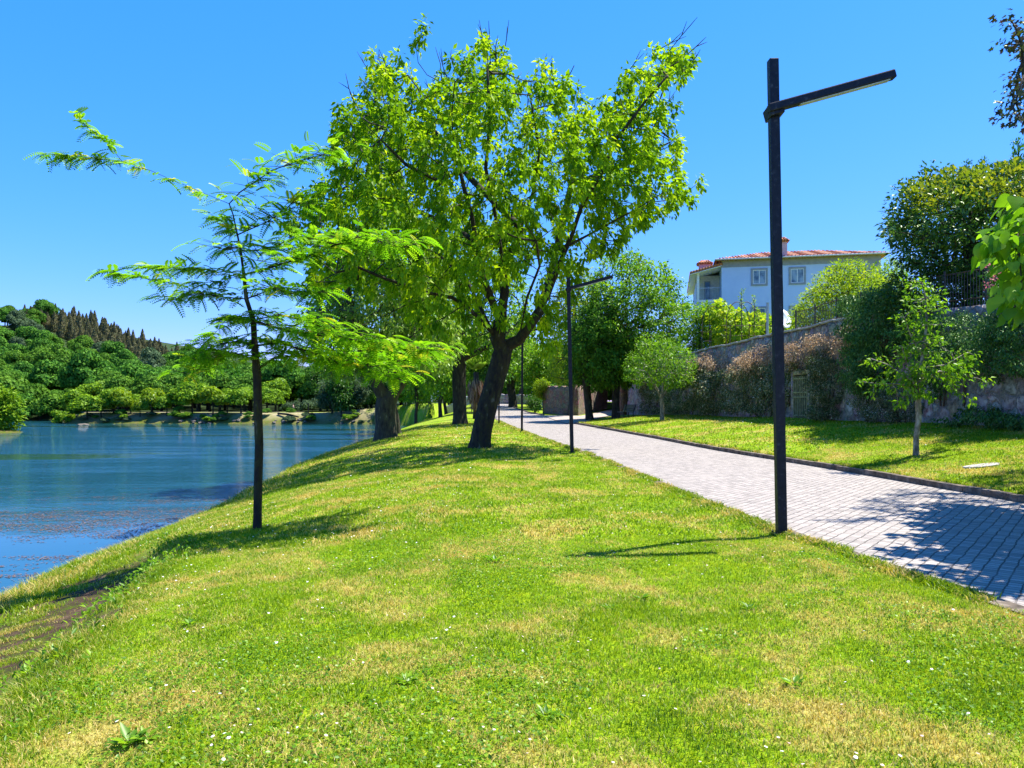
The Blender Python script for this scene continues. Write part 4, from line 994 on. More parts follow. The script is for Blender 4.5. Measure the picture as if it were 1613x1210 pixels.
for k in range(nb):
    mb = MB(); mb.box(u_*(-W_/2+W_*(k+.5)/nb)+nrm*.08+np.array([0, 0, gh/2]), (W_/nb*.21, .012, gh/2), (u_, nrm, (0, 0, 1))); mb.build('bar', M['gate'], gr)
for zz in (.12, .92, 1.12, gh-.1): mb = MB(); mb.box(nrm*.098+np.array([0, 0, zz]), (W_/2, .012, .03), (u_, nrm, (0, 0, 1))); mb.build('rail', M['gate'], gr)

# railings on the wall top
def railing(label, pxa, pxb, h, dz=.05):
    a = wall_at(pxa); b = wall_at(pxb); ya, yb = a[1], b[1]; L_ = abs(yb-ya)
    root = empty('iron_railing', (WLX(ya)+.45, ya, float(wtop(ya))+dz), label, 'railing'); base = np.array(root.location)
    n = min(96, int(L_/.13)); rl = {.12: [], h: []}; bar = None
    for k in range(n+1):
        y = ya+(yb-ya)*k/n; x = float(WLX(y))+.45; z = float(wtop(y))+dz; p = np.array([x, y, z])-base
        if k % 14 == 0: mb = MB(); mb.tube([p-np.array([0, 0, .3]), p+np.array([0, 0, h+.12])], .035, 6); mb.build('post', M['iron'], root)
        elif bar is None: mb = MB(); mb.tube([(0, 0, -.1), (0, 0, h)], .011, 4); bar = mb.build('bar', M['iron'], root); bar.location = p
        else: c = bar.copy(); COL.objects.link(c); c.parent = root; c.location = p
        for q in rl: rl[q].append(p+np.array([0, 0, q]))
    for q in rl: mb = MB(); mb.tube(rl[q], .018, 6); mb.build('rail', M['iron_rust'], root)
railing('dark iron railing on the wall top above the gate, right of the nearest lamp post', 1238, 1352, .85)
railing('dark iron railing on the wall top below the glossy evergreen tree at the right', 1412, 1575, .95, .12)

# ---- terrace plants
def terr(px, py, Y):
    return P(px, py, Y)
YT = 36.
def terrace_tree(name, label, px0, Y, poly, n, leafm, depth, lsp, tr=.12, minsep=.4, bark='bark_dark', cat='tree', zb=4.1):
    x = (px0-CX)/F*Y; b = (x, Y, zb); top = P(px0, np.mean([q[1] for q in poly]), Y)
    return tree(name, label, cat, b, [[b, (x, Y, zb+(top[2]-zb)*.5), tuple(top)]], sample_poly(poly, n, Y, depth, minsep), tr, lsp, M[bark], M[leafm], step=.6, rmin=.008, avoid=2)
terrace_tree('light_green_bush', 'tall light green bush on the terrace in front of the pale blue house', 1325, 36., [(1245, 500), (1265, 470), (1290, 440), (1320, 415), (1350, 412), (1375, 430), (1395, 445), (1385, 480), (1350, 500), (1300, 515), (1255, 520)], 330, 'leaf_yellow', 2.4, dict(per=34, rc=.34, size=.12, droop=.1), cat='bush')
terrace_tree('grey_green_bush', 'soft grey-green bush on the terrace between the house corner and the glossy evergreen', 1400, 40., [(1370, 480), (1380, 430), (1400, 405), (1425, 420), (1440, 460), (1430, 490)], 130, 'leaf_willow', 1.8, dict(per=34, rc=.36, size=.12, droop=.1), cat='bush')
terrace_tree('dark_shrub', 'dark shrub on the wall top between the light green bush and the young tree', 1390, 29., [(1345, 500), (1360, 462), (1400, 450), (1440, 455), (1460, 490), (1440, 520), (1360, 530)], 220, 'leaf_ivy_green', 1.4, dict(per=32, rc=.26, size=.09, droop=.3), cat='bush')
terrace_tree('terrace_bush', 'mid green bush at the left end of the terrace, left of the vines', 1102, 52., [(1075, 560), (1078, 520), (1090, 490), (1112, 478), (1130, 490), (1135, 530), (1125, 562)], 150, 'leaf_mid', 1.5, dict(per=36, rc=.4, size=.16, droop=.1), cat='bush')
# glossy evergreen with golden top
YV = 26.
mag, sk_ = terrace_tree('evergreen_tree', 'large glossy dark evergreen tree with golden young leaves on top, on the right terrace', 1530, YV,
   [(1400, 380), (1395, 350), (1425, 325), (1425, 295), (1460, 275), (1500, 270), (1550, 275), (1590, 260), (1680, 255), (1760, 300), (1760, 440), (1640, 450), (1560, 455), (1500, 440), (1440, 430), (1415, 405)], 720, 'leaf_magnolia', 3.4, dict(per=44, rc=.38, size=.15, droop=.1), .2, .36)
gt = sample_poly([(1428, 300), (1465, 276), (1520, 272), (1590, 258), (1680, 255), (1720, 290), (1640, 330), (1560, 330), (1490, 330), (1440, 345)], 230, YV-1.2, 2.2, .30)
V, Fq, r = leaves(gt, 24, .28, .13, gt.mean(0)-np.array([0, 0, 3]), -.1, .5, .8); base = np.array(mag.location)
link('golden_tips', npmesh('golden_tips', V-base, Fq, r), M['leaf_goldtip'], mag)
terrace_tree('dark_hedge', 'dark hedge filling the view behind the right-hand railing', 1500, 24.5, [(1400, 440), (1480, 425), (1600, 430), (1680, 470), (1680, 510), (1400, 510)], 260, 'leaf_magnolia', 1.2, dict(per=44, rc=.3, size=.12, droop=.1), .06, .28, cat='hedge')
# upright shoots behind it
for px_, top, bot, lab in ((1519, 258, 300, 'leftmost thin upright shrub tip behind the glossy evergreen'), (1545, 256, 290, 'short reddish upright shrub tip behind the glossy evergreen'), (1604, 222, 280, 'tallest upright shrub tip at the right edge behind the glossy evergreen')):
    Y = 31.; x = (px_-CX)/F*Y; b = (x, Y, 4.5); n_ = 26
    zt = EYE+(HY-top)/F*Y; zb_ = EYE+(HY-bot)/F*Y-1.5
    C = np.stack([x+rng.normal(0, .12, n_), Y+rng.normal(0, .12, n_), np.linspace(zb_, zt, n_)], -1)
    tree('slender_shrub', lab, 'shrub', b, [[b, (x, Y, zb_), (x, Y, zt-.1)]], C, .05, dict(per=30, rc=.2, size=.11, droop=-.4), M['bark_dark'], M['leaf_dark'], step=.4, avoid=3, group='upright shoots behind the evergreen')
# flowering shrub at right edge
fs, _ = terrace_tree('flowering_shrub', 'dark shrub with pink flowers hanging over the wall top at the right edge', 1610, 19.8, [(1560, 480), (1562, 430), (1575, 400), (1620, 390), (1690, 400), (1700, 500), (1640, 510), (1585, 505)], 260, 'leaf_ivy_green', 1.0, dict(per=32, rc=.2, size=.075, droop=.4), cat='shrub', zb=4.0, tr=.06, minsep=.2)
pos = np.array([P(a+rng.normal(0, 5), b_+rng.normal(0, 6), 18.9+rng.normal(0, .1)) for a, b_ in [(1562, 418), (1565, 432), (1598, 376), (1561, 450), (1570, 425)] for _ in range(22)])
V, Fq, r = scatter(LEAF_V, LEAF_F, pos, rng.normal(0, 1, pos.shape), rng.normal(0, 1, pos.shape), .085); link('flowers', npmesh('flowers', V-np.array(fs.location), Fq, r), M['petal_pink'], fs)

# grape pergola on the terrace
pg = empty('vine_pergola', (12.9, 47, 4.1), 'vine-covered pergola of thin rusty poles and wires on the terrace below the house', 'pergola'); base = np.array(pg.location)
C = []
for Y in (44.5, 48.5, 52.5):
    for px_ in (1092, 1120, 1150, 1180, 1206, 1235):
        t = (px_-CX)/F; X = t*Y
        if X < WLX(Y)+.9: continue
        mb = MB(); mb.tube([np.array([X, Y, 3.9])-base, np.array([X, Y, 6.3+.1*random.random()])-base], .03, 5); mb.build('post', M['iron_rust'], pg)
for zz in (5.0, 5.6, 6.2):
    for Y in (44.5, 48.5, 52.5):
        x0 = max((1092-CX)/F*Y, WLX(Y)+.9); mb = MB(); mb.tube([np.array([x0, Y, zz])-base, np.array([(1238-CX)/F*Y, Y, zz])-base], .012, 4); mb.build('wire', M['iron_rust'], pg)
for px_, Y in ((1163, 46), (1177, 46), (1124, 48)):       # rusty hoops
    X = (px_-CX)/F*Y; hp = [np.array([X+.75*math.cos(a), Y+.2*math.sin(a), 6.3+1.55*max(0, math.sin(a))])-base for a in np.linspace(0, math.pi, 12)]
    mb = MB(); mb.tube([hp[0]-np.array([0, 0, 2.3])]+hp+[hp[-1]-np.array([0, 0, 2.3])], .025, 5); mb.build('hoop', M['iron_rust'], pg)
C = sample_poly([(1082, 552), (1085, 510), (1100, 485), (1135, 475), (1150, 490), (1180, 495), (1205, 500), (1240, 505), (1250, 530), (1200, 535), (1150, 548), (1110, 556)], 330, 48.5, 4.0, .42)
C = C[C[:, 0] > WLX(C[:, 1])+1.9]
V, Fq, r = leaves(C, 26, .42, .2, C.mean(0), .35, .5, .8, HEART_V, HEART_F); link('vine_leaves', npmesh('vine_leaves', V-base, Fq, r), M['leaf_vine'], pg)
for k in range(12):
    mb = MB(); c = C[rng.integers(len(C))]; p0 = np.array([c[0]+rng.normal(0, .2), c[1], 4.0]); mb.tube([p0-base, (p0+c)/2+rng.normal(0, .1, 3)-base, c-base], [.05, .035, .015], 5); mb.build('vine_stem', M['twig'], pg)
# shoots sticking out above the vines
for px_, py_, lab in ((1168, 458, 'left slim leafy shoot rising above the vines in front of the house wall'), (1188, 468, 'right slim leafy shoot rising above the vines in front of the house wall')):
    Y = 45.; b = P(px_, 545, Y); b[2] = 4.1; t_ = P(px_, py_, Y); C2 = np.stack([np.linspace(t_[0], t_[0]+.1, 9)+rng.normal(0, .06, 9), np.full(9, Y)+rng.normal(0, .06, 9), np.linspace(t_[2], t_[2]-1.6, 9)], -1)
    tree('leafy_shoot', lab, 'plant', b, [[b, (b+t_)/2, t_]], C2, .03, dict(per=16, rc=.14, size=.11, droop=.0), M['twig'], M['leaf_willow'], step=.4, avoid=2)
# steel pole and satellite dish
X, Y = (1209-CX)/F*42, 42.; mb = MB(); zt = EYE+(HY-478)/F*Y; mb.tube([(0, 0, -.2), (0, 0, zt-4.1)], .075, 8); mb.tube([(0, 0, zt-4.1), (0, 0, zt-4.06)], .09, 8)
o = mb.build('steel_pole', M['galv']); o.location = (X, Y, 4.1); tag(o, 'grey steel pole on the terrace just left of the nearest lamp post', 'pole')
dsh = empty('satellite_dish', ((1231-CX)/F*43, 43, 4.1), 'white satellite dish on a short mast peeking out right of the nearest lamp post', 'satellite dish')
mb = MB(); zc = EYE+(HY-503)/F*43-4.1; mb.tube([(0, .1, -.1), (0, .1, zc)], .04, 6); mb.build('mast', M['galv'], dsh)
ring = []; V = [(0, 0, 0)]; Fq = []
for k, rr in enumerate((.2, .42, .62)):
    for a in range(16):
        q = a*2*math.pi/16; V.append((rr*math.cos(q), -.30*(rr/.62)**2*.5, rr*1.05*math.sin(q)))
for a in range(16):
    Fq.append((0, 1+a, 1+(a+1) % 16))
    for k in range(2): b0 = 1+k*16; Fq.append((b0+a, b0+16+a, b0+16+(a+1) % 16, b0+(a+1) % 16))
mb = MB(); rot = Matrix.Rotation(R(28), 3, 'Z') @ Matrix.Rotation(R(-22), 3, 'X'); mb.add([tuple(rot @ Vector(v)+Vector((0, 0, zc))) for v in V], Fq)
o = mb.build('reflector', M['white'], dsh, smooth_=True); sm_ = o.modifiers.new('thick', 'SOLIDIFY'); sm_.thickness = .02
mb = MB(); mb.tube([tuple(rot @ Vector((0, -.05, -.5))+Vector((0, 0, zc))), tuple(rot @ Vector((0, -.55, -.1))+Vector((0, 0, zc)))], .015, 5); mb.build('feed_arm', M['galv'], dsh)

# ------------------------------------------------------------------ house
hs = empty('house', (17.0, 60, 5.2), 'pale blue two-storey house with a red tiled roof above the wall terrace', 'house')
hs.rotation_euler = (0, 0, math.atan2(-.21, .977))
zE = 13.1-5.2; Wd = 11.9; Dp = 10.5
def hbox(mb, x0, x1, y0, y1, z0, z1): mb.box(((x0+x1)/2, (y0+y1)/2, (z0+z1)/2), ((x1-x0)/2, (y1-y0)/2, (z1-z0)/2))
mb = MB(); hbox(mb, 0, Wd, 0, Dp, -1.5, zE-.02); hbox(mb, -1.9, -.003, 2.6, Dp+1.5, -1.5, zE-.82); hbox(mb, -1.9, -.003, .4, 2.6, -1.5, 4.55); mb.build('wall', M['housewall'], hs)
mb = MB(); hbox(mb, -.02, Wd-.9, -.03, .02, zE-.62, zE-.06); hbox(mb, Wd-.95, Wd+.03, -.04, .03, -1.5, zE-.06); hbox(mb, Wd-.02, Wd+.03, .03, 1., -1.5, zE-.06); mb.build('grey_trim', M['housestone'], hs)
def gutter(x0, x1, y, z):
    mbg.tube([(x0, y, z), (x1, y, z)], .07, 8)
# roof: hip with overhang, tile rows as geometry ridges
def hip(name, x0, x1, y0, y1, ze, rh, inset, par):
    mb = MB(); ym = (y0+y1)/2
    a, b = (x0+inset, ym, ze+rh), (x1-inset, ym, ze+rh)
    V = [(x0, y0, ze), (x1, y0, ze), (x1, y1, ze), (x0, y1, ze), a, b, (x0, y0, ze-.08), (x1, y0, ze-.08), (x1, y1, ze-.08), (x0, y1, ze-.08)]
    mb.add(V, [(0, 1, 5, 4), (1, 2, 5), (2, 3, 4, 5), (3, 0, 4), (0, 6, 7, 1), (1, 7, 8, 2), (2, 8, 9, 3), (3, 9, 6, 0), (6, 9, 8, 7)])
    # rounded cover tiles along the front slope
    n = int((x1-x0)/.27)
    for k in range(n):
        x = x0+.13+(x1-x0-.2)*k/(n-1); s0 = 0.
        dxl = min(1., (x-x0)/max(inset, .1), (x1-x)/max(inset, .1)); ye = y0+(ym-y0)*min(1, dxl); zt_ = ze+rh*min(1, dxl)
        if ye-y0 < .3: continue
        mb.tube([(x, y0-.05, ze+.02), (x, ye, zt_+.02)], .06, 6)
    return mb.build(name, M['tiles'], par)
hip('roof', -.55, Wd+.55, -.55, Dp+.5, zE, 1.45, 4.2, hs)
mbg = MB(); gutter(-.55, Wd+.55, -.60, zE-.06); mbg.build('gutter', M['galv'], hs)
# lower wing roof (single slope to the left) and loggia
mb = MB(); V = [(-2.45, -.1, zE-.95), (.1, -.1, zE-.30), (.1, Dp+2, zE-.30), (-2.45, Dp+2, zE-.95)]; V += [(x, y, z-.12) for x, y, z in V]
mb.add(V, [(0, 1, 2, 3), (7, 6, 5, 4), (0, 4, 5, 1), (1, 5, 6, 2), (2, 6, 7, 3), (3, 7, 4, 0)])
for k in range(24):
    y = -.05+k*.5; mb.tube([(-2.5, y, zE-.93), (.05, y, zE-.27)], .075, 6)
mb.build('wing_roof', M['tiles'], hs)
mb = MB(); V = [(-2.47, -.12, zE-1.085), (.0, -.12, zE-.46), (.0, Dp+2, zE-.46), (-2.47, Dp+2, zE-1.085)]; V += [(x, y, z-.04) for x, y, z in V]
mb.add(V, [(0, 1, 2, 3), (7, 6, 5, 4), (0, 4, 5, 1), (1, 5, 6, 2), (2, 6, 7, 3), (3, 7, 4, 0)]); mb.build('soffit', M['white'], hs)
mb = MB(); hbox(mb, -1.9, -.01, 2.5, 2.59, 4.56, zE-.85); mb.build('loggia_back_wall', M['houseloggia'], hs)
mb = MB(); hbox(mb, -1.95, -.006, .32, 2.49, 4.56, 4.75); mb.build('loggia_floor', M['white'], hs)
mb = MB(); hbox(mb, -1.93, -1.74, .36, .55, 4.76, zE-.86); mb.build('loggia_column', M['white'], hs)
mb = MB(); hbox(mb, -1.25, -.75, 2.44, 2.49, 4.76, 6.6); dr = mb.build('loggia_door', M['housestone'], hs); mb = MB(); hbox(mb, -1.17, -.83, 2.41, 2.435, 5.0, 6.5); mb.build('door_pane', M['glass'], dr)
mb = MB()
for k in range(15): x = -1.72+k*.122; mb.tube([(x, .40, 4.76), (x, .40, 5.7)], .014, 4)
mb.beam((-1.74, .40, 5.72), (-.01, .40, 5.72), .05, .05); mb.build('loggia_railing', M['galv'], hs)
def window(cx, cz, w, h):
    fr = MB(); t = .15
    hbox(fr, cx-w/2, cx-w/2+t, -.06, .03, cz-h/2, cz+h/2); hbox(fr, cx+w/2-t, cx+w/2, -.06, .03, cz-h/2, cz+h/2)
    hbox(fr, cx-w/2+t, cx+w/2-t, -.055, .03, cz+h/2-t, cz+h/2); hbox(fr, cx-w/2+t, cx+w/2-t, -.075, .03, cz-h/2, cz-h/2+t)
    f = fr.build('window', M['housestone'], hs)
    sash = MB(); wi = w-2*t; hi_ = h-2*t; s = .045
    for xx in (cx-wi/2+s/2, cx, cx+wi/2-s/2): hbox(sash, xx-s/2, xx+s/2, -.035, .02, cz-hi_/2+s, cz+hi_/2-s)
    for z_ in (cz-hi_/2+s/2, cz+hi_/2-s/2): hbox(sash, cx-wi/2, cx+wi/2, -.036, .02, z_-s/2, z_+s/2)
    sash.build('sash', M['white'], f)
    gl = MB(); hbox(gl, cx-wi/2+.01, cx+wi/2-.01, -.018, .012, cz-hi_/2+.01, cz+hi_/2-.01); gl.build('pane', M['glass'], f)
window(2.92, 11.62-5.2, 1.28, 1.4); window(5.8, 11.62-5.2, 1.28, 1.4); window(9.4, 11.55-5.2, 3.0, 1.45)
window(2.9, 8.55-5.2, 1.28, 1.4); window(5.8, 8.55-5.2, 1.28, 1.4)
def chimney(x, y, z0, z1, w, d):
    mb = MB(); hbox(mb, x-w/2, x+w/2, y-d/2, y+d/2, z0, z1); c = mb.build('chimney', M['chimney'], hs)
    mb = MB(); hbox(mb, x-w/2-.14, x+w/2+.14, y-d/2-.14, y+d/2+.14, z1+.003, z1+.10)
    mb.add([(x-w/2-.2, y-d/2-.2, z1+.101), (x+w/2+.2, y-d/2-.2, z1+.101), (x+w/2+.2, y+d/2+.2, z1+.101), (x-w/2-.2, y+d/2+.2, z1+.101), (x-w/4, y, z1+.38), (x+w/4, y, z1+.38)], [(0, 1, 5, 4), (1, 2, 5), (2, 3, 4, 5), (3, 0, 4), (3, 2, 1, 0)])
    for k in range(5): xx = x-w/2+w*k/4; mb.tube([(xx, y-d/2-.24, z1+.12), (x+(xx-x)*.5, y, z1+.40)], .06, 6)
    mb.build('chimney_cap', M['tiles'], c)
chimney(4.62, .05, zE+.0, zE+1.22, .78, .6); chimney(-1.15, 4.0, zE-1.2, zE+.35, 1.0, .9)

# ------------------------------------------------------------------ stone wall by the lane, bench etc.
def wallrun(name, label, pts, h, th, mat, capm=None):
    """pts: polyline; irregular masonry wall with own thickness"""
    root = empty(name, (pts[0][0], pts[0][1], g(*pts[0])), label, 'wall'); base = np.array(root.location)
    V = []; Fq = []; n = 0
    for (a, b), hh in zip(zip(pts[:-1], pts[1:]), h):
        a = np.array(a); b = np.array(b); L_ = np.linalg.norm(b-a); d = (b-a)/L_; nn = np.array([d[1], -d[0]]); m_ = max(2, int(L_/.5)); nz = 7
        for side in (0, 1):
            g0 = n
            for i in range(m_+1):
                p = a+d*L_*i/m_; zb = g(*p)-.3; zt = g(*p)+hh+.07*math.sin(i*1.7)+.05*math.sin(i*3.1)
                for j in range(nz):
                    q = p+nn*(th/2 if side == 0 else -th/2)+nn*(rng.normal(0, .02) if 0 < i < m_ else 0); V.append((q[0], q[1], zb+(zt-zb)*j/(nz-1))); n += 1
            for i in range(m_):
                for j in range(nz-1):
                    k = g0+i*nz+j; Fq.append((k, k+nz, k+nz+1, k+1) if side == 0 else (k, k+1, k+nz+1, k+nz))
            tops = [g0+i*nz+nz-1 for i in range(m_+1)]
            if side == 0: t0 = tops; s0 = g0
        for i in range(m_): Fq.append((t0[i], t0[i+1], tops[i+1], tops[i]))
        for j in range(nz-1):
            Fq.append((s0+j, s0+j+1, g0+j+1, g0+j)); e0 = s0+m_*nz; e1 = g0+m_*nz; Fq.append((e0+j, e1+j, e1+j+1, e0+j+1))
    me = npmesh('masonry', np.array(V)-base, np.array(Fq)); link('masonry', me, mat, root)
    return root
wallrun('lane_wall', 'warm brown old stone wall at the corner of the sandy lane beyond the second lamp', [(3.75, 85), (6.75, 78.2), (12.8, 101)], [3.1, 3.2], .5, M['stone_warm'])
wallrun('low_stone_wall', 'low grey stone wall crossing behind the weeping tree', [(-5.5, 118), (5.5, 112)], [1.5], .5, M['stone'])
wallrun('garden_wall_pillar', 'stout stone end pillar of the ivy wall, beside the bench', [(9.6, 66.2), (10.4, 66.9)], [3.3], .9, M['stone_warm'])
wallrun('distant_wall', 'pale grey block wall beside the white staircase beyond the inlet', [(-12.2, 126), (-6, 126)], [1.7], .4, M['concrete'])
# plant spilling over the lane wall's left end
def bush(name, label, c, r, n, leafm, per=34, rc=.35, size=.16, cat='bush', group=None, droop=.3):
    z = g(c[0], c[1]); b = (c[0], c[1], z)
    lob = ellipsoid((c[0], c[1], z+c[2]), np.array(r)*.6, 6, .6); C = np.concatenate([ellipsoid(l, np.array(r)*.5, n//6, .5) for l in lob]); C[:, 2] = np.maximum(C[:, 2], z+.08)
    return tree(name, label, cat, b, [[b, (c[0], c[1], z+c[2]*.6)]], C, .05, dict(per=per, rc=rc, size=size, droop=droop), M['twig'], M[leafm], group, step=.5, avoid=0)
bush('yellow_shrub', 'yellow-green shrub spilling over the left end of the warm stone wall', (3.55, 84.3, 2.9), (1.3, 1., 1.2), 90, 'leaf_yellow')
bush('dark_shrub', 'dark shrub with short trunk at the foot of the warm stone wall, left end', (2.7, 86.5, 1.4), (.9, .9, 1.3), 70, 'leaf_dark')
# grey panel on posts
bp = empty('panel_sign', ((846-CX)/F*104, 104, g(3.5, 104)), 'blue-grey slatted panel on two posts rising behind the warm stone wall', 'panel')
z0 = EYE+(HY-592)/F*104-bp.location.z; mb = MB()
for k in range(6): mb.box((0, 0, z0+.1+k*.19), (.72, .03, .085))
mb.build('panel', M['panel'], bp, bevel=.01); mb = MB(); mb.box((0, -.01, z0-.18), (.6, .035, .10)); mb.build('red_strip', M['redstrip'], bp)
for s in (-1, 1): mb = MB(); mb.tube([(s*.74, .07, -.2), (s*.74, .07, z0+1.25)], .06, 6); mb.build('post', M['galv'], bp)
# bench
bX, bY = (990-CX)/F*56, 56.; bz = g(bX, bY)
bn = empty('park_bench', (bX, bY, bz), 'grey slatted park bench in the shade at the foot of the ivy wall', 'bench'); bn.rotation_euler = (0, 0, R(-38))
mb = MB()
for k in range(4): mb.box((-.05-.12*k, 0, .45), (.05, .9, .02))
mb.build('seat', M['bench'], bn, bevel=.008); mb = MB()
for k in range(4): mb.beam((.05+.05*k, -.9, .56+.13*k), (.05+.05*k, .9, .56+.13*k), .03, .10)
mb.build('backrest', M['bench'], bn, bevel=.008)
for s in (-1, 1):
    mb = MB(); mb.beam((-.42, s*.72, 0), (-.40, s*.72, .43), .05, .06, up=(0, 1, 0)); mb.beam((.0, s*.72, 0), (.0, s*.72, .43), .05, .06, up=(0, 1, 0)); mb.beam((.0, s*.72, .40), (.24, s*.72, 1.0), .05, .05, up=(0, 1, 0)); mb.box((-.2, s*.72, .41), (.22, .025, .015)); mb.build('leg_frame', M['iron'], bn)
# pale slab in the lawn at the right
X, Y = (1548-CX)/F*15.2, 15.2; mb = MB(); 
V = [(.36*math.cos(a)*(1+.12*math.sin(3*a)), .22*math.sin(a)*(1+.1*math.cos(2*a)), 0) for a in np.linspace(0, 2*math.pi, 14, endpoint=False)]
mb.add(V+[(x, y, .045) for x, y, z in V], [tuple(range(14, 28))]+[(i, (i+1) % 14, 14+(i+1) % 14, 14+i) for i in range(14)])
o = mb.build('stone_slab', M['concrete'], bevel=.01); o.location = (X, Y, g(X, Y)-.015); o.rotation_euler = (0, R(-7), 0); tag(o, 'pale flat stone slab lying in the grass of the right lawn', 'slab')

# staircase with white railings beyond the inlet
st = empty('staircase', ((676-CX)/F*124, 124, g((676-CX)/F*124, 124)), 'outdoor staircase with white slatted railings climbing to the right beyond the inlet', 'staircase')
for k in range(10): mb = MB(); mb.box((.13+.22*k, .9, .09+.18*k), (.11, .9, .088)); mb.build('step', M['woodpale'], st)
mb = MB(); mb.beam((0, .9, -.05), (2.3, .9, 1.85), 1.7, .16); mb.build('stringer', M['woodpale'], st)
for s in (0, 1.8):
    mb = MB()
    for zz in (.3, .55, .8, 1.05): mb.beam((0, s, zz), (2.3, s, zz+1.85), .05, .10)
    for k in range(5): x = .02+.55*k; mb.box((x, s, x*.80+.5), (.04, .04, .62))
    mb.build('railing', M['white'], st)

# ------------------------------------------------------------------ far shore
def lobed_mesh(h, r, lobes, nf, fs, mats, trunk=True, crown0=.22, seed=0, pine=False, lob=1.):
    rg = np.random.default_rng(seed); Vs = []; Fs = []; rs = []; ms = []; off = 0
    if pine:
        zc = rg.random(nf)**1.25; rad = r*(1-zc)**.8*(.25+.75*rg.random(nf)**.5); a = rg.random(nf)*2*np.pi
        pos = np.stack([np.cos(a)*rad, np.sin(a)*rad, h*(.02+.98*zc)], -1); out_ = np.stack([np.cos(a), np.sin(a), np.full(nf, .2)], -1)
    else:
        zc0 = h*crown0; cz = h*(crown0+(1-crown0)*.5); ry = h*(1-crown0)*.5
        d = rg.normal(size=(lobes, 3)); d /= np.linalg.norm(d, axis=1)[:, None]; d[:, 2] = np.abs(d[:, 2])*1.1-.35
        lc = np.array([0, 0, cz])+d*np.array([r, r, ry])*(.45+.3*rg.random(lobes))[:, None]; lr_ = r*lob*rg.uniform(.3, .52, lobes)
        k = rg.integers(lobes, size=nf); e = rg.normal(size=(nf, 3)); e /= np.linalg.norm(e, axis=1)[:, None]; e[:, 2] = np.where(e[:, 2] < -.25, -e[:, 2], e[:, 2])
        pos = lc[k]+e*lr_[k][:, None]*(.72+.36*rg.random(nf))[:, None]*np.array([1, 1, .85]); out_ = e
    dd = rg.normal(size=(nf, 3)); dd -= out_*np.sum(dd*out_, 1)[:, None]*.7; dd[:, 2] -= .25
    V, Fq, rr = scatter(np.array([(0, -.5, 0), (-.5, .05, .1), (0, .6, -.08), (.5, .0, .1)]), LEAF_F, pos, dd, out_+rg.normal(0, .45, (nf, 3)), fs*rg.uniform(.6, 1.35, nf), np.clip(rg.random(nf)*.7+.3*(rg.random(40)[(k if not pine else np.zeros(nf, int)) % 40]), 0, 1))
    Vs.append(V); Fs.append(Fq); rs.append(rr); ms += [0]*len(Fq); off = len(V)
    tV, tF = tube_arrays(np.array([(0, 0, -.8), (.05*r, 0, h*.3), (0, .05*r, h*.75)]), np.array([.03*h, .022*h, .008*h]), 6)
    return V, Fq, rr, tV, tF
def one_mesh(name, args, mats):
    V, Fq, rr, tV, tF = args
    tt = np.concatenate([np.stack([tF[:, 0], tF[:, 1], tF[:, 2]], -1), np.stack([tF[:, 0], tF[:, 2], tF[:, 3]], -1)])+len(V)
    me = npmesh(name, np.concatenate([V, tV]), np.concatenate([Fq, tt]), np.concatenate([rr, np.full(len(tV), .5)]), [0]*len(Fq)+[1]*len(tt))
    for m_ in mats: me.materials.append(m_)
    return me
hill_protos = [one_mesh('hill_tree', lobed_mesh(13, 5.6, 26, 8500, .45, None, crown0=.03, seed=s, lob=.78), (M[lm_], M['bark_dark'])) for s, lm_ in ((1, 'leaf_hill'), (2, 'leaf_hill'), (3, 'leaf_hill_b'), (4, 'leaf_hill_b'), (5, 'leaf_hill_c'), (6, 'leaf_hill'))]
pine_protos = [one_mesh('pine', lobed_mesh(10.5, 3.3, 1, 1000, .6, None, seed=s, pine=True), (M['leaf_pine'], M['bark_dark'])) for s in (11, 12, 13)]
LAB_H = {0: 'dark green broadleaf tree in the wood covering the hill across the lake', 1: 'dark green broadleaf tree in the wood covering the hill across the lake', 5: 'dark green broadleaf tree in the wood covering the hill across the lake', 2: 'fresh green broadleaf tree in the wood covering the hill across the lake', 3: 'fresh green broadleaf tree in the wood covering the hill across the lake', 4: 'greyish green tree in the wood covering the hill across the lake'}
cnt_h = cnt_p = 0
rh = np.random.default_rng(21)
Yr = 170.
while Yr < 345:
    sp = 7.2+(Yr-170)*.012
    x = -.74*Yr
    while x < -.10*Yr:
        X = x+rh.uniform(-2.2, 2.2); Y = Yr+rh.uniform(-2.5, 2.5); x += sp*rh.uniform(.85, 1.15)
        px_ = CX+X/Y*F
        ispine = Y > 268 and -197-8 < X*330/Y < -150 and hillH(np.array(X), np.array(Y)) > 8
        if ispine or cnt_h >= 290: continue
        if Y > 290 and px_ > 480: continue
        k = int(rh.choice(6, p=[.22, .2, .17, .15, .08, .18])); o = bpy.data.objects.new('hill_tree', hill_protos[k]); COL.objects.link(o)
        s = rh.uniform(.75, 1.2)*(.82 if Y > 285 else 1); o.location = (X, Y, g(X, Y)-2.4*s); o.rotation_euler = (0, 0, rh.uniform(0, 6.28)); o.scale = (s*rh.uniform(.9, 1.15), s, s*rh.uniform(.95, 1.3))
        tag(o, LAB_H[k], 'tree', {0: 'dark trees of the wooded hill', 1: 'dark trees of the wooded hill', 5: 'dark trees of the wooded hill', 2: 'fresh green trees of the wooded hill', 3: 'fresh green trees of the wooded hill', 4: 'greyish trees of the wooded hill'}[k]); cnt_h += 1
    Yr += 9.5+ (Yr-170)*.02
Yr = 262.
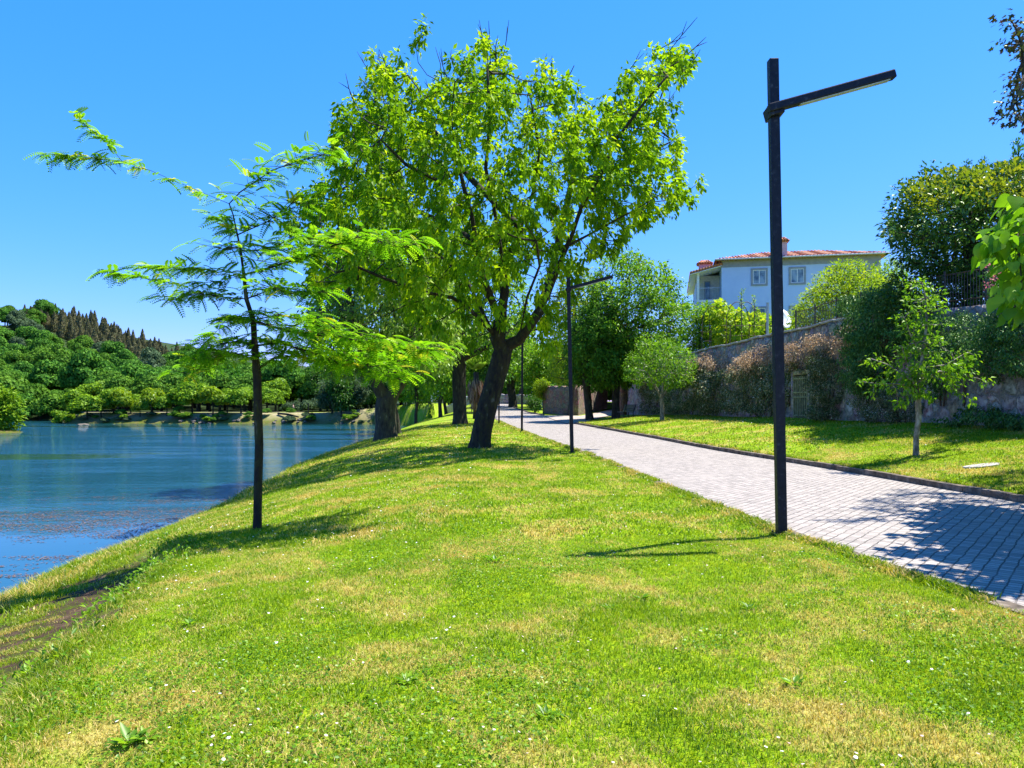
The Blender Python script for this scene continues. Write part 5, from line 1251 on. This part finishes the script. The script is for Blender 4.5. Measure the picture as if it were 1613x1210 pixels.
while Yr < 338:
    x = -(.655)*Yr
    while x < -.452*Yr:
        X = x+rh.uniform(-1, 1); Y = Yr+rh.uniform(-1.5, 1.5); x += rh.uniform(1.7, 2.6)
        t = X*330/Y
        lowlim = np.interp(t, [-205, -190, -172, -150], [300, 282, 268, 285])
        if Y < lowlim or cnt_p >= 290: continue
        o = bpy.data.objects.new('pine_tree', pine_protos[int(rh.integers(3))]); COL.objects.link(o); s = rh.uniform(.42, .78)
        o.location = (X, Y, g(X, Y)); o.rotation_euler = (0, 0, rh.uniform(0, 6.28)); o.scale = (s, s, s*rh.uniform(.8, 1.3))
        tag(o, 'small brownish pine in the dense stand along the top of the hill across the lake', 'tree', 'brownish pines on the hilltop'); cnt_p += 1
    Yr += 5.
print('hill trees', cnt_h, 'pines', cnt_p)
# bright round trees in a row along the far shore (trunk + crown)
def shore_proto(seed, leafm, h, r):
    V, Fq, rr, tV, tF = lobed_mesh(h, r, 15, 4600, .34, None, crown0=.04, seed=seed)
    return npmesh('crown', V, Fq, rr), npmesh('trunk', tV, tF), leafm
sp_ = [shore_proto(31, 'leaf_shore', 6.5, 3.0), shore_proto(32, 'leaf_yellow', 6, 2.9), shore_proto(33, 'leaf_shore', 7, 3.1), shore_proto(34, 'leaf_hill_b', 8, 3.4), shore_proto(35, 'leaf_hill_c', 4.2, 3.0)]
for c, t, lm_ in sp_: c.materials.append(M[lm_]); t.materials.append(M['bark_dark'])
def put_shore(k, px_, Y, s, lab, grp):
    X = (px_-CX)/F*Y; r_ = empty('shore_tree', (X, Y, g(X, Y)-.9*s), lab, 'tree', grp); r_.rotation_euler = (0, 0, rh.uniform(0, 6.28)); r_.scale = (s, s, s*rh.uniform(.9, 1.1))
    for nm, me in (('crown', sp_[k][0]), ('trunk', sp_[k][1])):
        o = bpy.data.objects.new(nm, me); COL.objects.link(o); o.parent = r_
for px_, k, s, Y in ((98, 0, .8, 150), (118, 0, 1.0, 153), (137, 0, .95, 149), (160, 1, .7, 150), (178, 0, .95, 152), (192, 1, .85, 150), (205, 0, .9, 152), (221, 1, .7, 149), (241, 1, .8, 151), (262, 0, .85, 150), (283, 0, 1.0, 151), (303, 0, 1.0, 152), (335, 1, 1.05, 150), (357, 2, .95, 152), (379, 0, 1.05, 150), (422, 0, .95, 155), (434, 2, 1.0, 165)):
    put_shore(k, px_, Y, s*rh.uniform(.95, 1.3), 'bright green round tree in the row along the far shore', 'round trees along the far shore')
for px_, k, s, Y in ((150, 2, 1.35, 162), (185, 3, 1.3, 164), (240, 3, 1.25, 162), (275, 3, 1.3, 166), (310, 3, 1.25, 163), (345, 3, 1.4, 166), (385, 3, 1.35, 164), (410, 3, 1.3, 170), (450, 3, 1.5, 172), (475, 2, 1.5, 175), (60, 3, 1.4, 192), (30, 4, 2.0, 190), (80, 3, 1.2, 190), (10, 2, 1.6, 190), (48, 3, 1.1, 188)):
    put_shore(k, px_, Y, s, 'larger fresh green tree at the foot of the hill, behind the round shore trees', 'trees at the foot of the hill')
for px_, s in ((470, .8), (492, .9), (453, .6)): put_shore(4, px_, 162, s, 'low grey-green willow bush by the sandy path across the lake', 'grey willow bushes across the lake')
for k in range(46):
    px_ = rh.uniform(95, 600); X = (px_-CX)/F*148; Y = float(FAR(np.array(X)))+rh.uniform(.3, 3.5); X = (px_-CX)/F*Y
    r_ = bpy.data.objects.new('bank_shrub', sp_[int(rh.choice([0, 3, 4]))][0]); COL.objects.link(r_); s = rh.uniform(.14, .3); r_.location = (X, Y, g(X, Y)-.1); r_.scale = (s*1.5, s*1.2, s); r_.rotation_euler = (0, 0, rh.uniform(0, 6)); tag(r_, 'low green shrub on the earthy bank of the far shore', 'shrub', 'shrubs on the far bank')
for px_, Y, s in ((640, 140, 1.2), (668, 150, 1.3), (700, 146, 1.3), (745, 138, 1.3), (765, 146, 1.4), (785, 140, 1.2), (812, 148, 1.4), (836, 140, 1.3), (858, 130, 1.3), (885, 128, 1.4), (915, 126, 1.4), (945, 124, 1.4), (975, 118, 1.3), (1005, 110, 1.2), (953, 116, 1.3), (966, 112, 1.3), (630, 165, 1.6), (660, 168, 1.6), (690, 160, 1.6), (720, 158, 1.7), (735, 150, 1.5), (755, 158, 1.7), (775, 156, 1.7), (797, 154, 1.6), (822, 156, 1.7), (846, 150, 1.6), (870, 145, 1.6), (900, 140, 1.6), (930, 138, 1.6), (590, 160, 1.2), (560, 165, 1.2), (530, 168, 1.2), (615, 155, 1.1)):
    X = (px_-CX)/F*Y; r_ = bpy.data.objects.new('background_bush', sp_[3][0]); COL.objects.link(r_); r_.location = (X, Y, g(X, Y)-2.6*s); r_.scale = (s, s, s*rh.uniform(.8, 1)); r_.rotation_euler = (0, 0, rh.uniform(0, 6)); tag(r_, 'green bush filling in below the far trees at the end of the park', 'bush', 'bushes under the far trees')
# scrubby trees on the shore at the inlet
for px_, Y, h, r, lm_, lab in ((522, 149, 8, 2.6, 'leaf_hill_c', 'scrubby thin-stemmed tree on the inlet shore, leftmost of its group'), (538, 147, 9.5, 2.6, 'leaf_dark', 'scrubby dark tree in the middle of the group on the inlet shore'), (556, 150, 10, 3., 'leaf_hill_c', 'scrubby grey-green tree right in the group on the inlet shore'),
                               (580, 158, 13, 4.2, 'leaf_dark', 'dark tree behind the inlet, left of the thick grey-barked trunk'), (505, 168, 12, 4.5, 'leaf_dark', 'dark tree behind the grey willow bushes'), (612, 162, 14, 5, 'leaf_dark', 'dark tree behind the thick grey-barked trunk'), (645, 150, 12, 4.5, 'leaf_dark', 'dark shady tree just left of the white staircase')):
    blob_tree('inlet_tree', lab, (px_-CX)/F*Y, Y, h, r, lm_, n=150, per=34, size=.42, crown0=.12, rc=.95, tr=.16)
for px_, Y, h in ((530, 178, 15), (560, 182, 17), (595, 185, 17), (630, 182, 17), (665, 175, 17), (700, 175, 18), (735, 180, 18), (770, 170, 17), (800, 165, 16), (835, 165, 16), (870, 150, 15), (910, 150, 16)):
    k = int(rh.integers(4)); o = bpy.data.objects.new('backdrop_tree', hill_protos[k]); COL.objects.link(o); X = (px_-CX)/F*Y; s = h/13
    o.location = (X, Y, g(X, Y)-2.8*s); o.rotation_euler = (0, 0, rh.uniform(0, 6.28)); o.scale = (s*.95, s*.95, s)
    tag(o, 'tall green tree in the belt behind the inlet and the end of the path', 'tree', 'tree belt behind the park')
# left spit bush
bush('lake_bush', 'yellow-green bush on the small spit at the left edge of the lake', (-72.5, 104, 2.6), (3.6, 3., 3.2), 160, 'leaf_shore', per=34, rc=.8, size=.4)
bush('lake_bush', 'taller green bush on the lake spit, partly cut by the left picture edge', (-76.5, 105, 4), (3.4, 3., 4.6), 160, 'leaf_mid', per=34, rc=.8, size=.4)
# sandy path across the lake
pts = [(85, 654, 153), (200, 652.5, 153), (300, 652, 153), (400, 651.5, 153), (440, 651, 153), (470, 650, 156), (500, 646, 165), (520, 640, 178)]
V = []
for px_, py_, Y in pts:
    for t in (0, 1, 2, 3): X = (px_-CX)/F*Y; yy = Y-1.3+t*.95; V.append((X, yy, g(X, yy)+.10))
i = np.arange(len(pts)-1)[:, None]*4+np.arange(3)[None]
# finer strip so that it hugs the bank
PX = np.linspace(85, 520, 120); YY = np.interp(PX, [p[0] for p in pts], [p[2] for p in pts]); V = []
for px_, Y in zip(PX, YY):
    for t in range(4): yy = Y-1.3+t*1.0; X = (px_-CX)/F*Y; V.append((X, yy, g(X, yy)+.12))
i = np.arange(119)[:, None]*4+np.arange(3)[None]
tag(link('sandy_path', npmesh('sandy_path', V, np.stack([i, i+4, i+5, i+1], -1).reshape(-1, 4)), M['sandpath']), kind='structure')
# rocks along the far shore
def rock(loc, s, lab, grp, seed):
    rg = np.random.default_rng(seed); bm = bmesh.new(); bmesh.ops.create_icosphere(bm, subdivisions=2, radius=1)
    k = rg.normal(size=(4, 3))
    for v in bm.verts:
        n_ = sum(.12*math.sin(3*float(np.dot(k[j], v.co))+j) for j in range(4)); v.co *= 1+n_
    me = bpy.data.meshes.new('shore_rock'); bm.to_mesh(me); bm.free(); o = link('shore_rock', me, M['rock']); o.location = loc; o.scale = s; o.rotation_euler = (0, 0, rg.uniform(0, 6)); tag(o, lab, 'rock', grp); return o
for k in range(26):
    px_ = rh.choice([rh.uniform(290, 400), rh.uniform(420, 480), rh.uniform(250, 600)]); X = (px_-CX)/F*145; Y = float(FAR(np.array(X)))+rh.uniform(-.3, 2.); z = g(X, Y); s = rh.uniform(.2, .5)
    rock((X, Y, z+.05), (s*1.3, s, s*.7), 'pale boulder in the rocky edge of the far shore', 'boulders along the far shore', 100+k)
rock(((130-CX)/F*137, 137, WZ+.05), (1.6, .7, .32), 'flat pale rock lying in the water off the far shore', None, 7)
# log ramp
mb = MB(); a = P(438, 652.5, 149); b = P(470, 658, 146); mb.tube([(0, 0, 0), tuple((b-a)*.5+np.array([0, 0, .15])), tuple(b-a)], [.22, .2, .15], 7); o = mb.build('driftwood_log', M['bark_dark'], smooth_=True); o.location = (a[0], a[1], g(a[0], a[1])+.25); tag(o, 'dark fallen log on the far bank below the walker', 'log')

# walker across the lake
def person():
    X = (462-CX)/F*152; Y = 152.; z = g(X, Y)+.1
    root = empty('person', (X, Y, z), 'person in dark trousers and pale pink top walking on the sandy path across the lake', 'person')
    def skin(name, verts, edges, radii, mat, sub=1):
        me = bpy.data.meshes.new(name); me.from_pydata(verts, edges, []); o = link(name, me, mat, root)
        md = o.modifiers.new('skin', 'SKIN')
        for i_, r_ in enumerate(radii): me.skin_vertices[0].data[i_].radius = (r_, r_)
        me.skin_vertices[0].data[0].use_root = True
        o.modifiers.new('sub', 'SUBSURF').levels = sub; o.modifiers['sub'].render_levels = sub; return o
    V = [(0, 0, .92), (0, 0, 1.15), (0, 0, 1.38), (0, 0, 1.5), (0.02, 0, 1.63), (.02, 0, 1.72),
         (0, .09, .88), (.16, .09, .5), (.10, .09, .08), (.24, .09, .03), (0, -.09, .88), (-.08, -.09, .48), (-.30, -.09, .14), (-.20, -.09, .05),
         (0, .19, 1.40), (-.10, .23, 1.13), (.06, .24, .92), (.10, .24, .84), (0, -.19, 1.40), (.12, -.23, 1.14), (.28, -.23, .98), (.33, -.23, .93)]
    Ed = [(0, 1), (1, 2), (2, 3), (3, 4), (4, 5), (0, 6), (6, 7), (7, 8), (8, 9), (0, 10), (10, 11), (11, 12), (12, 13), (2, 14), (14, 15), (15, 16), (16, 17), (2, 18), (18, 19), (19, 20), (20, 21)]
    Rd = [.14, .13, .15, .055, .095, .08, .09, .06, .045, .035, .09, .06, .045, .035, .06, .045, .035, .03, .06, .045, .035, .03]
    skin('body', V, Ed, Rd, M['skin'])
    skin('top', [(0, 0, .96), (0, 0, 1.15), (0, 0, 1.36), (0, .17, 1.39), (0, -.17, 1.39)], [(0, 1), (1, 2), (2, 3), (2, 4)], [.165, .15, .17, .085, .085], plain('pale_pink_top', (.62, .42, .38), .8))
    skin('trousers', [(0, 0, .92), (0, .09, .86), (.16, .09, .5), (.11, .09, .14), (0, -.09, .86), (-.08, -.09, .48), (-.28, -.09, .18)], [(0, 1), (1, 2), (2, 3), (0, 4), (4, 5), (5, 6)], [.16, .11, .085, .07, .11, .085, .07], M['shorts'])
    mb = MB(); me = bpy.data.meshes.new('hair'); bm = bmesh.new(); bmesh.ops.create_uvsphere(bm, u_segments=12, v_segments=8, radius=.108)
    for v in list(bm.verts):
        if v.co.z < -.02 and v.co.x > -.02: bm.verts.remove(v)
    bm.to_mesh(me); bm.free(); o = link('hair', me, M['shorts'], root); o.location = (.01, 0, 1.70)
person()

# ------------------------------------------------------------------ grass, flowers, floating litter
def on_lawn(X, Y):
    pl = PL(Y); pr = PR(Y); e = EDGE(Y)
    left = (X < pl-.06) & (X > e-.9) & (Y < 100); right = (X > pr+.13) & (X < WLX(Y)-.05) & (Y < 58)
    return left | right
def frustum_pts(n, y0, y1, margin=.06, pw=1.):
    Y = (y0**(pw+1)+(y1**(pw+1)-y0**(pw+1))*rng.random(n))**(1/(pw+1)); t = rng.uniform(-.692-margin, .692+margin, n); X = t*Y+rng.normal(0, .3, n)
    k = on_lawn(X, Y); return X[k], Y[k]
def pnoise(X, Y, s, seed=0):
    return (np.sin(X*s+seed)+np.sin(Y*s*1.13+seed*2.1+1)+np.sin((X+Y)*s*.71+seed*.7)+np.sin((X-Y)*s*1.61+seed*3.3))/4
BL3 = np.array([(-.5, 0, 0), (.5, 0, 0), (0, 1, 0)], float)
def blades(X, Y, L, W, lean=.55):
    n = len(X); Z = ground(X, Y); sd, fd = scarp_d(X, Y)
    a = rng.random(n)*2*np.pi; ln = np.abs(rng.normal(0, lean, n)); d = np.stack([np.cos(a)*ln, np.sin(a)*ln, np.ones(n)], -1); d = norm(d)
    b = a+rng.normal(0, .8, n)+np.pi/2; side = np.stack([np.cos(b), np.sin(b), np.zeros(n)], -1)
    p = np.stack([X, Y, Z-.004], -1); bend = np.stack([np.cos(a), np.sin(a), np.zeros(n)], -1)
    v0 = p-side*(W/2)[:, None]; v1 = p+side*(W/2)[:, None]; v2 = p+d*(L*.55)[:, None]+side*(W*.42)[:, None]; v3 = p+d*(L*.55)[:, None]-side*(W*.42)[:, None]; v4 = p+d*L[:, None]+bend*(L*.35)[:, None]-np.array([0, 0, 1])*(L*.12)[:, None]
    V = np.stack([v0, v1, v2, v3, v4], 1).reshape(-1, 3); o = (np.arange(n)*5)[:, None]
    Fq = o+np.array([[0, 1, 2, 3]]); Ft = o+np.array([[3, 2, 4]]); r = np.repeat(rng.random(n), 5)
    return V, [Fq, Ft], r
def tufts(X, Y):
    """longer grass towards the bank edge and the scarp"""
    e = EDGE(Y); sd, fd = scarp_d(X, Y); k = 1+2.2*smooth(2.2, .0, X-e)*(X < e+2.4)+1.9*fd*np.exp(-((sd-2.6)/.9)**2)+1.3*fd*np.exp(-((sd+.12)/.16)**2)
    return k*(1+.5*np.clip(pnoise(X, Y, 1.1, 3), 0, 1)+.8*np.clip(pnoise(X, Y, 3.3, 5)-.35, 0, 1))
for nm, n, y0, y1, L0, W0 in (('grass', 400000, 2.6, 9, .030, .005), ('grass', 320000, 9, 21, .042, .011), ('grass', 260000, 21, 60, .06, .026)):
    X, Y = frustum_pts(n, y0, y1, .10 if y0 < 5 else .06, .35)
    sd, fd = scarp_d(X, Y); bare = fd*smooth(-.3, .15, sd+.13*pn_(X*1.3, Y*1.3))*(1-smooth(1.4, 2.2, sd+.4*pn_(X, Y)))
    k = rng.random(len(X)) > bare*.93*(pn_(X*2.3, Y*2.3) > -.9); X, Y = X[k], Y[k]
    L_ = L0*tufts(X, Y)*rng.uniform(.5, 1.4, len(X)); W_2 = W0*rng.uniform(.6, 1.3, len(X))
    V, Fq, r = blades(X, Y, L_, W_2)
    tag(link(nm, npmesh(nm, V, Fq, r), M['grass']), kind='stuff')
# ragged fringe along the path edge and on the kerb
n_ = 46000; Y = 2.8*(60/2.8)**rng.random(n_); sd_e = rng.random(n_) < .72
X = np.where(sd_e, PL(Y)-.10+rng.normal(0, .07, n_)+.10*np.clip(pnoise(X=np.zeros(n_), Y=Y, s=2.3, seed=2), 0, 1), PR(Y)+.17+np.abs(rng.normal(0, .06, n_)))
k = (pnoise(X, Y, 3.1, 4) > -.25) & ((Y < 53) | sd_e); X, Y = X[k], Y[k]
V, Fq, r = blades(X, Y, rng.uniform(.03, .085, len(X))*(1+.02*Y), .006+.0007*Y, .7); tag(link('edge_grass', npmesh('edge_grass', V, Fq, r), M['grass']), kind='stuff')
# broad-leaved clover / weeds
X, Y = frustum_pts(90000, 2.6, 12, .08, .4); sd, fd = scarp_d(X, Y); k = (fd*smooth(-.4, .1, sd)*(1-smooth(1.2, 2.2, sd)) < .6) & (pnoise(X, Y, 1.4, 9)+.35*pnoise(X, Y, 4.1, 2) > .12); X, Y = X[k], Y[k]; n_ = len(X)
d = rng.normal(0, 1, (n_, 3)); d[:, 2] = rng.uniform(0, .6, n_); up_ = rng.normal(0, .35, (n_, 3)); up_[:, 2] = 1
V, Fq, r = scatter(LEAF_V*np.array([1.5, 1, 1]), LEAF_F, np.stack([X, Y, ground(X, Y)+rng.uniform(.005, .035, n_)], -1), d, up_, rng.uniform(.012, .028, n_)); tag(link('clover', npmesh('clover', V, Fq, r), M['leaf_mid']), kind='stuff')
# dark leafy weeds along the eroded lip
n_ = 2600; Y = rng.uniform(3., 13., n_); sdw = rng.normal(.05, .22, n_); X = np.interp(Y, SC[:, 1], SC[:, 0])-sdw; k = pn_(X*.8, Y*.8) > -.1; X, Y = X[k], Y[k]; n_ = len(X)
d = rng.normal(0, .8, (n_, 3)); d[:, 2] = rng.uniform(.1, 1.2, n_); up_ = rng.normal(0, .4, (n_, 3)); up_[:, 2] = 1
V, Fq, r = scatter(LEAF_V*np.array([.8, 1, 1]), LEAF_F, np.stack([X, Y, ground(X, Y)+rng.uniform(.0, .14, n_)], -1), d, up_, rng.uniform(.03, .07, n_)); tag(link('bank_weeds', npmesh('bank_weeds', V, Fq, r), M['leaf_mid']), kind='stuff')
# a few broad weeds (dandelion-like rosettes)
wx_ = []
for (px_, py_, s) in ((205, 1172, 1.3), (230, 1165, 1.), (780, 885, 1.2), (770, 880, .9), (1010, 945, 1.), (960, 960, .8), (1180, 960, .9), (300, 985, .8), (860, 1130, .8), (1250, 1080, .8), (1075, 785, 1.1), (640, 1075, .9), (45, 1062, .9), (15, 1085, 1.)):
    Y = 4.; 
    for _ in range(30): X = (px_-CX)/F*Y; Y = (EYE-g(X, Y))*F/(py_-HY)
    wx_.append((X, Y, s))
pos = []; dd = []; sz = []
for X, Y, s in wx_:
    for k in range(16): a = k*2.4+rng.normal(0, .2); pos.append((X+.02*math.cos(a), Y+.02*math.sin(a), g(X, Y)+.01)); dd.append((math.cos(a), math.sin(a), rng.uniform(.15, .9))); sz.append(s*rng.uniform(.04, .09))
pos = np.array(pos); dd = np.array(dd); up_ = np.tile([(0, 0, 1.)], (len(pos), 1))
V, Fq, r = scatter(LEAF_V*np.array([.8, 1, 1]), LEAF_F, pos, dd, up_, np.array(sz)); tag(link('broadleaf_weeds', npmesh('broadleaf_weeds', V, Fq, r), M['leaf_mid']), kind='stuff')
# daisies and clover heads
def flowers(name, n, y0, y1, size, matk, cond, hz):
    X, Y = frustum_pts(n, y0, y1, .05, .6); sd, fd = scarp_d(X, Y); k = cond(X, Y) & (fd*smooth(-.4, .1, sd)*(1-smooth(2, 3, sd)) < .3); X, Y = X[k], Y[k]; m_ = len(X)
    ring = np.array([(math.cos(a)*.5, math.sin(a)*.5, .06*(i % 2)) for i, a in enumerate(np.linspace(0, 2*np.pi, 8, endpoint=False))]+[(0, 0, .16)]); rf = np.array([(8, i, (i+1) % 8) for i in range(8)])
    d = np.tile([(0, 1., 0)], (m_, 1))+rng.normal(0, .25, (m_, 3)); up_ = np.tile([(0, -.25, 1.)], (m_, 1))+rng.normal(0, .2, (m_, 3))
    V, Fq, r = scatter(ring, rf, np.stack([X, Y, ground(X, Y)+hz*rng.uniform(.7, 1.2, m_)], -1), d, up_, size*rng.uniform(.7, 1.2, m_)*(1+.02*Y)); tag(link(name, npmesh(name, V, Fq, r), M[matk]), kind='stuff')
flowers('daisies', 1500, 3.2, 16, .016, 'petal_white', lambda X, Y: (pnoise(X, Y, 1.3, 4)+.5*pnoise(X, Y, 3.7, 1) > .05-.25*(X < -1.5)) & ((X < -.5) | (rng.random(len(X)) < .35)), .045)
flowers('daisies', 2000, 14, 50, .026, 'petal_white', lambda X, Y: pnoise(X, Y, .8, 4)+.5*pnoise(X, Y, 2.2, 1) > .1, .055)
flowers('clover_heads', 900, 3.2, 14, .015, 'clover_head', lambda X, Y: (X > -1.5) & (pnoise(X, Y, 1.2, 7)+.5*pnoise(X, Y, 3.1, 2) > .15), .045)
# floating brown leaf litter and weed on the water
n_ = 150000; Y = rng.uniform(12, 38, n_); X = rng.uniform(-1., -.25, n_)*Y; e = EDGE(Y)
dens = np.clip(pnoise(X*.5, Y*1.6, .8, 1)*.9+pnoise(X, Y*2.2, 2.3, 6)*.8+.9*np.exp(-((Y-28)/4.)**2)-.30+.35*np.exp(-((X+9.5)/2.)**2), 0, 1)
k = (X < e-.9) & (rng.random(n_) < dens*.8); X, Y = X[k], Y[k]; m_ = len(X)
d = rng.normal(0, 1, (m_, 3)); d[:, 2] = 0; up_ = np.tile([(0, 0, 1.)], (m_, 1))+rng.normal(0, .04, (m_, 3))
V, Fq, r = scatter(LEAF_V*np.array([1, 1, .3]), LEAF_F, np.stack([X, Y, np.full(m_, WZ+.012)], -1), d, up_, rng.uniform(.035, .115, m_)); tag(link('floating_leaf_litter', npmesh('floating_leaf_litter', V, Fq, r), M['litter']), kind='stuff')

# ------------------------------------------------------------------ light, sky, camera
sun_v = Vector((.442, .195, 1)).normalized()
el = math.asin(sun_v.z); az_ = math.atan2(sun_v.x, sun_v.y)
sd_ = bpy.data.lights.new('sun', 'SUN'); sd_.energy = 4.4; sd_.angle = R(.53); sd_.color = (1, .96, .88)
so = bpy.data.objects.new('sun', sd_); COL.objects.link(so); so.rotation_euler = (-sun_v).to_track_quat('-Z', 'Y').to_euler()
wd = bpy.data.worlds.new('World'); scn.world = wd; wd.use_nodes = True; nt = wd.node_tree; nt.nodes.clear()
sky = nt.nodes.new('ShaderNodeTexSky'); sky.sky_type = 'NISHITA'; sky.sun_disc = False; sky.sun_elevation = el; sky.sun_rotation = az_; sky.air_density = 1.0; sky.dust_density = 0; sky.ozone_density = 6
sp3 = nt.nodes.new('ShaderNodeSeparateColor'); cb3 = nt.nodes.new('ShaderNodeCombineColor'); nt.links.new(sky.outputs[0], sp3.inputs[0])
for ch_, gain_, pw_ in ((0, .20, 1.5), (1, .818, .66), (2, 2.2, .5)):   # colour grade of the clear sky, deep blue kept down to the hills
    nt.links.new(math_(nt, 'MULTIPLY', math_(nt, 'POWER', sp3.outputs[ch_], pw_), gain_), cb3.inputs[ch_])
bg = nt.nodes.new('ShaderNodeBackground'); bg.inputs[1].default_value = .12; wo_ = nt.nodes.new('ShaderNodeOutputWorld')
nt.links.new(cb3.outputs[0], bg.inputs[0]); nt.links.new(bg.outputs[0], wo_.inputs[0])
cd = bpy.data.cameras.new('camera'); cam = bpy.data.objects.new('camera', cd); COL.objects.link(cam)
cd.sensor_width = 36; cd.lens = 36*F/1613; cd.shift_y = (HY-605)/1613; cd.clip_end = 3000; cd.clip_start = .05
cam.location = (0, 0, EYE); cam.rotation_euler = (R(90), 0, 0); scn.camera = cam
vs = scn.view_settings; vs.view_transform = 'Standard'; vs.look = 'None'; vs.exposure = 1.4; vs.gamma = 1
cy = scn.cycles; cy.max_bounces = 7; cy.diffuse_bounces = 3; cy.glossy_bounces = 3; cy.transmission_bounces = 4; cy.transparent_max_bounces = 4; cy.caustics_reflective = False; cy.caustics_refractive = False

for o in scn.objects:
    if o.parent is None and 'label' in o and not 4 <= len(o['label'].split()) <= 16: print('LONG', len(o['label'].split()), o['label'])
